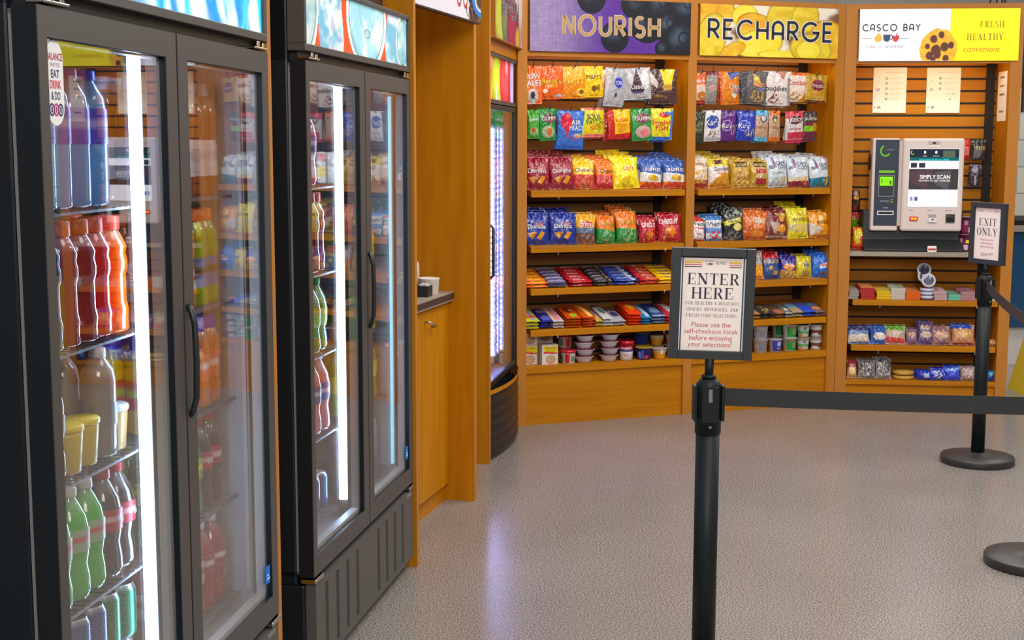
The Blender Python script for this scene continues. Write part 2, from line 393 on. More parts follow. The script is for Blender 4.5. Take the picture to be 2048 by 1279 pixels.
# floor: dark and pale flecks in a grey ground
fm = mat('speckled_floor', (140, 132, 126), .32, spec=.5); nt = fm.node_tree; b = nt.nodes['Principled BSDF']
tc = N_(fm, 'ShaderNodeTexCoord'); n1 = N_(fm, 'ShaderNodeTexNoise'); n1.inputs['Scale'].default_value = 190; n1.inputs['Detail'].default_value = 3
n2 = N_(fm, 'ShaderNodeTexVoronoi'); n2.inputs['Scale'].default_value = 130
n3 = N_(fm, 'ShaderNodeTexNoise'); n3.inputs['Scale'].default_value = 1.6; n3.inputs['Detail'].default_value = 3
r1 = N_(fm, 'ShaderNodeValToRGB'); e = r1.color_ramp.elements
e[0].position = .38; e[0].color = L4((84, 79, 77)); e[1].position = .62; e[1].color = L4((182, 174, 168))
r2 = N_(fm, 'ShaderNodeValToRGB'); e = r2.color_ramp.elements; e[0].position = .12; e[0].color = L4((196, 190, 182)); e[1].position = .24; e[1].color = (0, 0, 0, 1)
mx = N_(fm, 'ShaderNodeMix', data_type='RGBA', blend_type='LIGHTEN'); mx.inputs[0].default_value = .55
mm = N_(fm, 'ShaderNodeMix', data_type='RGBA', blend_type='MULTIPLY'); mm.inputs[0].default_value = .3
l = nt.links
for n in (n1, n2, n3): l.new(tc.outputs['Object'], n.inputs['Vector'])
l.new(n1.outputs['Fac'], r1.inputs[0]); l.new(n2.outputs['Distance'], r2.inputs[0])
l.new(r1.outputs[0], mx.inputs[6]); l.new(r2.outputs[0], mx.inputs[7])
l.new(mx.outputs[2], mm.inputs[6]); l.new(n3.outputs['Fac'], mm.inputs[7]); l.new(mm.outputs[2], b.inputs['Base Color'])
bp = N_(fm, 'ShaderNodeBump'); bp.inputs['Strength'].default_value = .06; bp.inputs['Distance'].default_value = .002
l.new(n1.outputs['Fac'], bp.inputs['Height']); l.new(bp.outputs[0], b.inputs['Normal'])
rr = N_(fm, 'ShaderNodeMapRange'); rr.inputs['To Min'].default_value = .1; rr.inputs['To Max'].default_value = .36
l.new(n1.outputs['Fac'], rr.inputs[0]); l.new(rr.outputs[0], b.inputs['Roughness'])
M['floor'] = fm
M['wallgrey'] = noise_mat('grey_wall_paint', (136, 131, 124), (144, 139, 131), (1, 1, 1), 2, .8)
# pale block wall
bm_ = mat('pale_block_wall', (212, 208, 196), .6); nt = bm_.node_tree
bk = N_(bm_, 'ShaderNodeTexBrick'); bk.inputs['Color1'].default_value = L4((206, 203, 190)); bk.inputs['Color2'].default_value = L4((190, 190, 180)); bk.inputs['Mortar'].default_value = L4((150, 150, 142))
bk.inputs['Scale'].default_value = 1; bk.inputs['Brick Width'].default_value = .4; bk.inputs['Row Height'].default_value = .2; bk.inputs['Mortar Size'].default_value = .006
tc = N_(bm_, 'ShaderNodeTexCoord'); sp = N_(bm_, 'ShaderNodeSeparateXYZ'); cb = N_(bm_, 'ShaderNodeCombineXYZ')
nt.links.new(tc.outputs['Object'], sp.inputs[0]); nt.links.new(sp.outputs['X'], cb.inputs['X']); nt.links.new(sp.outputs['Z'], cb.inputs['Y'])
nt.links.new(cb.outputs[0], bk.inputs['Vector']); nt.links.new(bk.outputs[0], nt.nodes['Principled BSDF'].inputs['Base Color'])
M['block'] = bm_
ORD = ['first', 'second', 'third', 'fourth', 'fifth', 'sixth', 'seventh', 'eighth', 'ninth', 'tenth', 'eleventh', 'twelfth', 'thirteenth', 'fourteenth']
def FL(y0):
    """flat artwork plane facing -y at depth y0"""
    return lambda x, z: (x, y0, z)
# ------------------------------------------------------------------ room
struct(MB().box(-4, 8, -3, 13, -.1, 0).build('floor', M['floor']))
struct(MB().box(-4, 8, 11.4, 11.6, 0, 4.2).build('wall_back', M['wallgrey']))
struct(MB().box(-1.6, -1.5, -3, 11.4, 0, 3.6).build('wall_left', M['wallgrey']))
struct(MB().box(3.05, 8, 10.3, 10.4, 0, 1.98).build('wall_alcove', M['block']))
# ------------------------------------------------------------------ pictures printed on the signs
def mixc(a, b, t): return a * (1 - t[..., None]) + b * t[..., None]
def sst(x, a, b): t = np.clip((x - a) / (b - a), 0, 1); return t * t * (3 - 2 * t)
def art_berries(U, V):
    x = (U + 1) * 1.7; y = V
    C = mixc(lin((98, 50, 160)), lin((168, 148, 198)), sst(-x, -1.7, -.2))
    C = C * .8 * (.72 + .5 * vnoise(x * 60, y * 9, 1) * .6 + .28 * vnoise(x * 9, y * 60, 2))[..., None]
    for cx, cy, r in [(1.26, 1.02, .3), (2.45, .62, .42), (2.2, .95, .32), (2.75, .9, .38), (3.3, .9, .4), (2.9, .5, .3), (3.2, .22, .42), (1.76, .3, .3), (2.78, .1, .16)]:
        d = np.hypot(x - cx, y - cy) / r; m = d < 1
        hl = sst(-np.hypot(x - cx + r * .1, y - cy - r * .25) / r, -.75, -.1) * vnoise(x * 7, y * 7, 5)
        c = mixc(lin((18, 20, 32)), lin((84, 104, 124)), np.clip(hl, 0, 1) * .75)
        cal = (np.hypot(x - cx - .05, y - cy - .1) / r); c = mixc(c, lin((14, 16, 24)), ((cal < .32) & (cal > .2)) * .8)
        C = np.where(m[..., None], c, C)
    return C
def art_chips(U, V):
    x = (U + 1) * 1.6; y = V
    C = mixc(lin((236, 226, 208)), lin((120, 84, 40)), sst(fbm(x * 2.2, y * 3, 8), .45, .7))
    for i, (cx, cy, rx, ry, a) in enumerate([(.3, .8, .5, .4, 30), (.25, .35, .35, .5, -20), (1.0, .8, .3, .22, 10), (1.3, .55, .5, .3, -15), (1.9, .75, .42, .38, 25), (1.35, .25, .55, .3, 8), (.75, .12, .3, .14, 20), (2.4, .8, .35, .3, 40), (1.9, .05, .6, .09, 0), (3.0, .35, .5, .4, -25), (2.55, .18, .5, .3, -5), (2.5, .15, .3, .2, 0)]):
        c_, s_ = math.cos(R(a)), math.sin(R(a)); p = ((x - cx) * c_ + (y - cy) * s_) / rx; q = (-(x - cx) * s_ + (y - cy) * c_) / ry
        d = np.hypot(p, q); m = d < 1
        ca, cb = [((222, 150, 10), (240, 206, 60)), ((214, 178, 20), (244, 220, 70)), ((238, 214, 30), (250, 232, 90))][i % 3]
        c = mixc(lin(ca), lin(cb), np.clip(fbm(x * 5 + i, y * 8, i) * 1.3 - .2, 0, 1)); c = mixc(c, lin((150, 96, 14)), sst(d, .86, 1.) * .6)
        C = np.where(m[..., None], c, C)
    return C
def art_ice(U, V):
    x = (U + 1) * 3; f = fbm(x * 2.6 + V * .6, V * 1.1 + x * .2, 11); g = fbm(x * 4.5, V * 1.6, 21)
    C = mixc(lin((0, 150, 235)), lin((60, 214, 250)), sst(g, .3, .6)); C = mixc(C, lin((226, 246, 255)), sst(f, .56, .74))
    return mixc(C, lin((10, 70, 170)), sst(-x, -.8, .1) * .7)
def art_cans(U, V):
    x = (U + 1) / 2; y = V
    C = np.zeros(U.shape + (3,)); C[...] = lin((214, 74, 30))
    ice = mixc(mixc(lin((110, 178, 206)), lin((226, 240, 244)), sst(fbm(x * 13, y * 3.2, 31), .32, .66)), lin((150, 140, 190)), sst(vnoise(x * 17, y * 5, 8), .66, .9) * .6)
    for m in ((x > .1 + .03 * (1 - y)) & (x < .335 - .03 * np.abs(y - .2)), x > .745 + .05 * np.abs(y - .35)): C = np.where(m[..., None], ice, C)
    def can(cx, cy, rx, ry, gr):
        nonlocal C
        d = np.hypot((x - cx) / rx, (y - cy) / ry)
        c = mixc(lin((150, 210, 224)), lin((228, 246, 246)), sst(fbm(x * 9, y * 2.2, 5), .35, .65)) * gr
        c = mixc(c, lin((70, 96, 100)), sst(-np.abs(d - .87), -.03, -.008) * .85); c = mixc(c, lin((120, 160, 166)), sst(-np.abs(d - .78), -.025, -.008) * .5)
        e = np.hypot((x - cx) / (rx * .45), (y - cy - .1) / (ry * .5)); c = mixc(c, lin((120, 176, 190)), sst(-np.abs(e - .8), -.12, 0) * .6)
        e = np.hypot((x - cx) / (rx * .16), (y - cy + .32) / .1); c = mixc(c, lin((80, 120, 130)), sst(-np.abs(e - .8), -.3, 0) * .8)
        c = mixc(c, lin((250, 252, 252)), sst(d, .93, .97))
        C = np.where((d < 1)[..., None], c, C)
    can(-.04, .7, .16, 1.1, .72); can(.56, .78, .2, 1.02, 1.); can(.955, .5, .075, .55, .8)
    return C
def art_fruit(U, V):
    x = (U + 1) * 1.5; y = V
    C = np.zeros(U.shape + (3,)); C[...] = lin((206, 60, 60))
    for cx, cy, rx, ry, a, b in [(.5, .9, .4, .5, (236, 150, 140), (220, 70, 60)), (.4, .45, .5, .3, (240, 150, 40), (230, 110, 30)), (.25, .15, .5, .45, (230, 220, 40), (200, 180, 20)), (1.2, .45, .5, .6, (222, 232, 60), (150, 190, 30)), (2.1, .5, .62, .75, (232, 70, 90), (190, 20, 50)), (2.9, .5, .3, .8, (216, 190, 240), (180, 160, 230))]:
        d = np.hypot((x - cx) / rx, (y - cy) / ry); m = d < 1
        C = np.where(m[..., None], mixc(lin(a), lin(b), sst(d + .3 * vnoise(x * 4, y * 6, 3), .3, 1.1)), C)
    return mixc(C, lin((252, 235, 245)), sst(vnoise(x * 6, y * 1.2, 9), .72, .95) * .8)
def art_pears(U, V):
    x = (U + 1) * 1.4; y = V
    C = mixc(lin((214, 208, 196)), lin((150, 60, 74)), sst(fbm(x, y * 1.5, 4), .4, .6))
    for cx, cy, rx, ry, a in [(.5, .3, .6, .42, (196, 196, 40)), (.9, .45, .35, .5, (120, 130, 60)), (1.7, .22, .6, .5, (168, 24, 36)), (1.2, .8, .5, .3, (130, 40, 70)), (2.2, .1, .25, .2, (226, 170, 50)), (2.5, .7, .3, .5, (222, 214, 206))]:
        d = np.hypot((x - cx) / rx, (y - cy) / ry); C = np.where((d < 1)[..., None], mixc(lin(a), lin([q * .75 for q in a]), sst(d, .5, 1)), C)
    return C
def art_coffee(U, V):
    x = (U + 1) * 2; C = np.zeros(U.shape + (3,)); C[...] = lin((228, 224, 236))
    m = x > 3.22 + .1 * (vnoise(x * 0 + 1, V * 22, 4) - .5); C = np.where(m[..., None], mixc(lin((40, 24, 20)), lin((120, 84, 62)), sst(vnoise(x * 20, V * 30, 2), .4, .7)), C)
    m = (x > 3.05) & (x < 3.25) & (vnoise(x * 26, V * 22, 5) > .58); C = np.where(m[..., None], lin((40, 28, 26)), C)
    d = np.hypot((x - 4.0) / .58, (V - .28) / .215)
    for r, c in ((1, (20, 122, 214)), (.7, (236, 236, 240)), (.6, (150, 140, 120)), (.5, (70, 52, 40))): C = np.where((d < r)[..., None], lin(c), C)
    for cx in (2.62, 3.0): C = np.where((np.abs(np.hypot((x - cx) / .17, (V - .32) / .21) - .88) < .12)[..., None], lin((176, 60, 66)), C)
    return C
def art_kiosk(U, V):
    x = (U + 1) * 1.6; C = np.zeros(U.shape + (3,)); C[...] = lin((238, 237, 246))
    C[x > 1.82] = lin((255, 240, 0))
    d = np.hypot((x - 1.6) / .37, (V - .22) / .4); d = d + .1 * (vnoise(x * 9, V * 9, 2) - .5)
    c = mixc(lin((226, 156, 20)), lin((250, 198, 50)), vnoise(x * 24, V * 24, 7))
    for cx, cy, r in [(1.5, .42, .07), (1.72, .27, .08), (1.55, .2, .1), (1.58, .12, .07), (1.42, .1, .07), (1.65, .5, .06), (1.75, .05, .06), (1.38, .28, .05), (1.5, .03, .05), (1.85, .3, .06)]:
        c = np.where((np.hypot(x - cx, (V - cy) * .9) < r)[..., None], lin((92, 46, 32)), c)
    C = np.where((d < 1)[..., None] & (V > 0)[..., None], c, C)
    return C
def sign(mb, x0, x1, z0, z1, y, fn, nx, nz, mat=0): return mb.grid(lambda U, V: (x0 + (U + 1) / 2 * (x1 - x0), y, z0 + V * (z1 - z0)), nx, nz, colfn=fn, mat=mat, smooth=False)

# ------------------------------------------------------------------ glass-door coolers
SH = (1.43, 1.165, .915, .66, .40)
def cooler(bay, u0, W, which, art, side_led, ajar):
    t = thing('glass_door_cooler', f'black two-door glass cooler {which}', 'cooler', bay.pt(u0, 0), bay.rot, 'double glass door coolers')
    m = MB(); D = .76
    m.box(0, .035, .052, D, .32, 2.0).box(W - .035, W, .052, D, .32, 2.0).box(0, W, .052, D, 1.775, 2.0).box(0, W, .052, D, .30, .345)
    m.box(0, W, D, D + .03, .05, 2.0).box(0, W, .03, D, .05, .30).box(.04, W - .04, .08, D - .1, 0, .05, 1)
    m.build('cabinet_body', [M['blackgloss'], M['dark']], t, bevel=.006)
    m = MB(); a = .036
    m.box(a, a + .004, .056, D - .1, .346, 1.774).box(W - a - .004, W - a, .056, D - .1, .346, 1.774).box(a, W - a, D - .1, D - .09, .346, 1.774)
    m.box(a, W - a, .056, D - .1, .346, .352).box(a, W - a, .056, D - .1, 1.768, 1.774).build('liner', M['liner'], t)
    # header light box
    m = MB(); m.box(0, W, .0, .052, 1.805, 1.825).box(0, W, 0, .052, 1.985, 2.0).box(0, .014, 0, .052, 1.825, 1.985).box(W - .014, W, 0, .052, 1.825, 1.985)
    h = m.build('header_frame', M['doorgrey'], t, bevel=.002)
    m = MB(); sign(m, .014, W - .014, 1.825, 1.985, .01, art, 220, 44); m.build('lit_header_picture', M['lit'], t)
    MB().box(.02, W - .02, .03, .054, 1.78, 1.806).build('door_gap_strip', M['black'], t)
    # mullion and its lights
    c = W / 2
    mu = MB().box(c - .055, c + .055, .056, .085, .35, 1.77).build('mullion', M['doorgrey'], t)
    led = MB(); led.box(c - .066, c - .055, .058, .082, .42, 1.735).box(c + .055, c + .066, .058, .082, .42, 1.735)
    led.build('light_strip', M['led'], mu)
    MB().box(W - a - .012, W - a - .005, .06, .07, .4, 1.72).build('side_light_strip', M['leddim'] if side_led else M['spacer'], t)
    for z in SH:
        m = MB(); zz = z - .0065
        for y_ in (.088, .2, .32, .44, .56): m.box(.042, W - .042, y_, y_ + .005, zz - .005, zz)
        k_ = int((W - .1) / .026)
        for i in range(k_): xx = .05 + i * (W - .1) / (k_ - 1); m.box(xx - .0013, xx + .0013, .088, .562, zz, zz + .0025)
        m.build('shelf', M['shelfw'], t)
    # doors
    for k, (x0, x1) in enumerate(((0, c - .003), (c + .003, W))):
        il, ir = ((.034, .056) if k == 0 else (.056, .048))
        gx0, gx1, gz0, gz1 = x0 + il, x1 - ir, .385, 1.727
        m = MB(); m.box(x0, gx0, .002, .045, .325, 1.78, 2).box(gx1, x1, .002, .045, .325, 1.78, 2).box(gx0, gx1, .002, .045, gz1, 1.78, 2).box(gx0, gx1, .002, .045, .325, gz0, 2)
        e_ = .0012; m.box(x0 + e_, gx0 - e_, 0, .003, .326, 1.779).box(gx1 + e_, x1 - e_, 0, .003, .326, 1.779).box(gx0 - e_, gx1 + e_, 0, .003, gz1 + e_, 1.779).box(gx0 - e_, gx1 + e_, 0, .003, .326, gz0 - e_)
        m.box(x0 + .002, x1 - .002, .045, .052, .332, .34, 1).box(x0 + .002, x1 - .002, .045, .052, 1.765, 1.773, 1).box(x0 + .002, x0 + .01, .045, .052, .332, 1.773, 1).box(x1 - .01, x1 - .002, .045, .052, .332, 1.773, 1)
        d = m.build('door', [M['doorgrey'], M['gasket'], M['blackgloss']], t)
        gm = (gx0 + gx1) / 2; MB().box(gx0 - gm, gx1 - gm, -.002, .002, gz0, gz1).build('glass_pane', M['glass'], d, (gm, .011, 0), R(ajar))
        s = .013; m = MB(); m.box(gx0, gx0 + s, .015, .04, gz0, gz1).box(gx1 - s, gx1, .015, .04, gz0, gz1).box(gx0, gx1, .015, .04, gz0, gz0 + s).box(gx0, gx1, .015, .04, gz1 - .004, gz1)
        m.build('glass_spacer', M['spacer'], d)
        hx = (x0 + .014) if k else (x1 - .02)
        if k: MB().tube([(hx, 0, .97), (hx, -.008, .98), (hx, -.016, 1.01), (hx, -.018, 1.09), (hx, -.016, 1.17), (hx, -.008, 1.2), (hx, 0, 1.21)], .007).build('handle', M['black'], d)
        hx = x0 + .02 if k == 0 else x1 - .11
        MB().box(hx, hx + .09, -.006, .03, 1.783, 1.789).box(hx + .02, hx + .04, -.004, .0, 1.789, 1.802).box(hx + .06, hx + .075, -.004, 0, 1.786, 1.8).build('hinge', M['chrome'], d, bevel=.002)
        hx = x0 - .004 if k == 0 else x1 - .07
        MB().box(hx, hx + .075, -.006, .04, .308, .32).build('hinge', M['chrome'], d, bevel=.002)
        if k:
            st = MB().box(x1 - .082, x1 - .052, .0055, .0075, .425, .47, col=(40, 120, 210)); st.box(x1 - .078, x1 - .056, .0045, .0055, .436, .44, col=(190, 220, 245)).box(x1 - .078, x1 - .062, .0045, .0055, .446, .449, col=(190, 220, 245))
            st.build('rating_sticker', M['paper'], d)['label'] = 'small blue rating sticker'
    # kick grille with two groups of slots
    m = MB(); m.box(.012, W - .012, 0, .03, .045, .302)
    for gx in (.1, .66):
        for cx in range(4):
            for r_ in range(22): m.box(gx + cx * .105, gx + cx * .105 + .024, -.0012, .001, .07 + r_ * .0098, .0742 + r_ * .0098, 1)
    m.box(W - .1, W - .04, -.002, .001, .285, .296, 2)
    m.build('kick_grille', [M['grille'], M['dark'], M['gasket']], t)
    return t
M['shelfw'] = mat('shelf_grey_wire', (96, 98, 102), .4)
c1 = cooler(B1, -1.205, 1.205, 'nearest the camera, icy blue header, sticker on its glass', art_ice, False, .42)
c2 = cooler(B2, -1.18, 1.145, 'beside the coffee niche, can-top header picture', art_cans, True, .3)
# round-ended sticker on the near cooler's first door
m = MB(); n = 14; w_, h_ = .031, .072
pts = [(w_ * math.cos(R(a)), h_ - w_ + w_ * math.sin(R(a))) for a in range(0, 181, 15)] + [(w_ * math.cos(R(a)), -h_ + w_ + w_ * math.sin(R(a))) for a in range(180, 361, 15)]
m.add([(x, 0, z) for x, z in pts], [tuple(range(len(pts)))], 0, (236, 234, 232))
for s_, z, hh, mw, cl in (('BALANCE', .045, .013, .056, (196, 36, 84)), ('WHAT YOU', .031, .007, .034, (170, 150, 160)), ('EAT', .016, .014, .03, (46, 52, 110)), ('DRINK', -.002, .015, .04, (214, 44, 88)), ('& DO', -.021, .014, .032, (46, 60, 120))):
    m.text(s_, hh, FL(-.0008), 0, z, cl, mw, bold=.006)
for dx, cl in ((-.016, (70, 64, 120)), (0, (196, 60, 110)), (.016, (60, 62, 120))): m.strokes([arc(dx, -.045, .008, .0095, 0, 360, 16)], .003, FL(-.0008), cl); m.box(dx - .002, dx + .002, -.0009, -.0007, -.05, -.04, col=cl)
stk = m.build('sticker', M['paper'], [c for c in c1.children if c.name.startswith('door') and 'gap' not in c.name][0], (.07, .0072, 1.654)); stk['label'] = 'white rounded sticker reading BALANCE WHAT YOU EAT DRINK & DO'

# ------------------------------------------------------------------ wooden partitions and the coffee niche
def panel(bay, u0, u1, w0, w1, z1, label):
    m = MB(); m.box(u0, u1, w0 + .003, w1, 0, z1).box(u0 - .0005, u1 + .0005, w0, w0 + .003, 0, z1, 1)
    o = m.build('wooden_partition', [M['wood'], M['woode']], None, bay.pt(0, 0), bay.rot); tag(o, label, 'partition', 'wooden partitions between the bays')
panel(B1, .004, .036, .004, .8, 2.42, 'tall wooden partition between the two black coolers')
panel(B2, -.03, -.002, -.012, .8, 2.42, 'tall wooden partition between the black cooler and the coffee niche')
panel(BF, .418, .45, -.113, .75, 2.45, 'tall wooden partition closing the coffee niche beside its drawerless cupboard')
panel(B3, -.14, -.105, -.02, .7, 2.45, 'tall wooden partition beside the slim curved-front cooler')
# board above the second cooler, its colour darkened to stand for canopy shade
t = MB().box(-1.2, 0, .1, .13, 2.0, 2.42).build('overhead_board', M['shadedb'], None, B2.pt(0, 0), B2.rot); tag(t, 'dark wooden board, shade painted in, above the can-top header of the second cooler', 'board')
cb = thing('base_cupboard', 'wooden cupboard under the coffee counter with one chrome-handled door', 'cupboard', BF.pt(0, 0), BF.rot)
x0 = -.46; x1 = .417
MB().box(x0, x1, .02, .62, .075, .885).box(x0, x1, .05, .6, 0, .075).build('carcass', M['wood'], cb)
MB().box(x0, x1, .018, .05, 0, .074).build('plinth', M['woodh'], cb)
MB().box(x0, .042, 0, .02, .08, .88).build('fixed_panel', M['wood'], cb, bevel=.001)
d = MB().box(.046, .412, 0, .02, .08, .88).build('door', M['wood'], cb, bevel=.001)
MB().tube([(.09, 0, .83), (.09, -.02, .83), (.1, -.026, .826), (.16, -.026, .806), (.172, -.02, .802), (.172, 0, .802)], .0045).build('handle', M['chrome'], d)
ct = MB().box(x0, x1 - .001, -.02, .62, .886, .893).box(x0, x1 - .001, -.022, .62, .893, .919, 1).box(x0, x1 - .001, -.02, .62, .919, .925).build('countertop', [M['laminate'], M['ctredge']], None, BF.pt(0, 0), BF.rot)
m = ct.data; tag(ct, 'grey laminate countertop with dark front edge over the cupboard', 'countertop')
MB_ = MB().box(x0, x1, .63, .65, 0, 2.4).build('niche_back_panel', M['wood'], None, BF.pt(0, 0), BF.rot); tag(MB_, 'tall wooden back panel of the coffee niche', 'panel')
sg = thing('niche_sign', 'white sign with a blue coffee cup above the coffee niche', 'sign', BF.pt(0, 0), BF.rot)
m = MB(); sign(m, -.53, .348, 2.052, 2.38, -.165, art_coffee, 240, 110); m.build('picture', M['satin'], sg)
MB().box(-.53, .348, -.164, -.131, 2.047, 2.385).build('backing_board', M['ctredge'], sg)
# things on the counter
def lathe_thing(name, label, cat, prof, cols, loc, mt, seg=28, group=None):
    m = MB(); m.lathe(prof, seg, cols=cols); o = m.build(name, mt, None, loc); return tag(o, label, cat, group)
W_ = (228, 218, 210)
p = BF.pt(.268, .042, .9255)
cp = lathe_thing('paper_bowl', 'wide white paper tub with faint grey print on the coffee counter', 'tub', [(.038, 0), (.04, .002), (.0445, .064), (.046, .066), (.046, .07), (.042, .07), (.037, .006), (0, .006)], None, p, M['tub'], 36)
a = cp.data.color_attributes.new('Col', 'FLOAT_COLOR', 'POINT') if not cp.data.color_attributes else cp.data.color_attributes[0]
a.data.foreach_set('color', np.tile([*lin(W_), 1], (len(cp.data.vertices), 1)).ravel())
m = MB()
for i in range(14):
    aa = -2.6 + (i % 7) * .33; z = .018 + .026 * (i // 7) + .008 * (i % 3); r_ = .0405 + .0045 * z / .064 + .0006
    m.add([(r_ * math.cos(aa + q * .09), r_ * math.sin(aa + q * .09), z + zz) for q, zz in ((-1, 0), (0, -.008), (1, .002), (.2, .01))], [(0, 1, 2, 3)], 0, (196, 188, 184))
m.build('printed_motif', M['paper'], cp)
bt = thing('sanitizer_bottle', 'white pump bottle with red neck at the end of the coffee counter', 'bottle', BF.pt(.36, .15, .9255))
m = MB(); m.lathe([(.03, 0), (.033, .005), (.033, .11), (.03, .125), (.012, .14), (.012, .15)], 24, col=(226, 222, 220)); m.build('body', M['tub'], bt)
m = MB(); m.lathe([(.0334, .03), (.0335, .03), (.0335, .09), (.0334, .09)], 24, col=(196, 198, 202)); m.build('label_band', M['label'], bt)
m = MB(); m.lathe([(.014, .15), (.014, .175), (.012, .18)], 16, col=(190, 26, 20)); m.build('red_collar', M['cap'], bt)
m = MB(); m.lathe([(.005, .18), (.005, .192), (.016, .192), (.017, .205), (.006, .208)], 16, col=(232, 230, 228)).box(-.04, 0, -.006, .006, .194, .203, col=(232, 230, 228)); m.build('pump_head', M['cap'], bt)
bx = thing('condiment_caddy', 'small black compartment box of packets beside the white tub', 'caddy', BF.pt(.19, .06, .9255), BF.rot)
m = MB(); m.box(-.03, .03, -.05, .05, 0, .003).box(-.03, -.027, -.05, .05, .003, .045).box(.027, .03, -.05, .05, .003, .045).box(-.027, .027, -.05, -.047, .003, .045).box(-.027, .027, .047, .05, .003, .045).box(-.027, .027, -.001, .001, .003, .04)
m.build('tray', M['black'], bx)
m = MB()
for i in range(5): m.box(-.02, .02, -.042 + i * .008, -.039 + i * .008, .004, .052 + .003 * (i % 2), col=(206, 200, 214))
m.build('packets', M['paper'], bx)
m = MB()
for i in range(5): m.box(-.02, .02, .01 + i * .007, .013 + i * .007, .004, .05 + .004 * (i % 2), col=(70, 66, 74))
m.build('dark_packets', M['paper'], bx)

# ------------------------------------------------------------------ slim curved cooler, LED column with its reflections built as more columns
cc = thing('curved_front_cooler', 'slim cooler with curved black kick and violet LED column with modelled reflections below fruit picture', 'cooler', B3.pt(-.09, 0), B3.rot)
W3 = .87
MB().box(0, .03, .03, .6, .3, 2.0).box(W3 - .03, W3, .03, .6, .3, 2.0).box(.03, W3 - .03, .57, .6, .3, 2.0).box(.03, W3 - .03, .03, .57, 1.97, 2.0).box(.03, W3 - .03, .03, .57, .3, .37).box(.03, W3 - .03, .03, .57, 1.74, 1.77).build('cabinet_body', M['black'], cc)
MB().box(.031, .034, .04, .57, .371, 1.739).box(W3 - .034, W3 - .031, .04, .57, .371, 1.739).box(.034, W3 - .034, .56, .567, .371, 1.739).build('liner', M['liner'], cc)
m = MB(); sign(m, .01, W3 - .01, 1.775, 1.985, .015, art_fruit, 120, 40); m.build('lit_header_picture', M['lit'], cc)
MB().box(0, W3, 0, .03, 1.985, 2.0).box(0, W3, 0, .03, 1.755, 1.775).build('header_frame', M['doorgrey'], cc)
d = MB().box(0, .03, 0, .028, .345, 1.75).box(W3 - .03, W3, 0, .028, .345, 1.75).box(.03, W3 - .03, 0, .028, 1.725, 1.75).box(.03, W3 - .03, 0, .028, .345, .38).build('door', M['black'], cc, bevel=.003)
MB().box(.03, W3 - .03, .008, .013, .38, 1.725).build('glass_pane', M['glass3'] if 'glass3' in M else M['glass'], d)
MB().tube([(.05, 0, .9), (.05, -.02, .92), (.05, -.02, 1.15), (.05, 0, 1.17)], .008).build('handle', M['black'], d)
for x, y0 in ((.775, .05), (.645, .05), (.54, .05)):  # one LED column, the rest glowing copies standing for its reflections
    pq = MB().box(x - .002, x + .012, y0, y0 + .05, .44, 1.66).build('led_and_reflection_post', M['liner'], cc)
    m = MB()
    for i in range(38): m.lathe([(.0, 0), (.006, .0), (.0105, .004), (.0105, .007), (0, .008)], 8, (x - .002, y0 + .025, .46 + i * .0315), axis='x')
    m.v = [(2 * (x - .002) - p[0], p[1], p[2]) for p in m.v]
    m.build('led_and_reflection_dots', M['ledv'], pq)
for z in (.6, .85, 1.1, 1.35): MB().box(.04, W3 - .04, .12, .55, z - .008, z).build('shelf', M['shelfw'], cc)
# curved ribbed kick
m = MB()
def kick(U, V): 
    x = (U + 1) / 2 * W3; return (x, .0 - .055 * (1 - U ** 2) - .008 * np.abs(np.sin(V * PI * 6)), .0 + V * .335)
m.grid(kick, 28, 72); m.box(0, W3, .01, .5, 0, .3)
m.build('ribbed_kick', M['blackgloss'], cc)
tr_ = MB(); tr_.grid(lambda U, V: ((U + 1) / 2 * W3, -.06 * (1 - U ** 2) - .004 + V * .0, .33 + V * .022), 24, 1); tr_.build('kick_trim', M['wood'], cc)
sg = thing('fruit_sign', 'REFRESH sign with pears and apples above the slim cooler', 'sign', B3.pt(-.09, 0), B3.rot)
m = MB(); sign(m, .05, W3 + .035, 2.068, 2.40, -.03, art_pears, 80, 40)
st, ww = sans('REFRESH', .085, .24)
k_ = .5 / ww; st = [[(x * k_, y) for x, y in s_] for s_ in st]
m.strokes([[(x + .48, y + 2.24) for x, y in s_] for s_ in st], .019, FL(-.0315), (206, 200, 200)).strokes([[(x + .48, y + 2.24) for x, y in s_] for s_ in st], .011, FL(-.033), (120, 106, 106))
m.build('picture', M['satin'], sg)
MB().box(.05, W3 + .035, -.029, .0, 2.063, 2.405).build('backing_board', M['woode'], sg)
t = MB().box(-.015, W3 + .03, .0, .03, 2.003, 2.062).build('overhead_board', M['woodh'], None, B3.pt(-.09, 0), B3.rot); tag(t, 'wooden board between the fruit picture and the REFRESH sign', 'board')
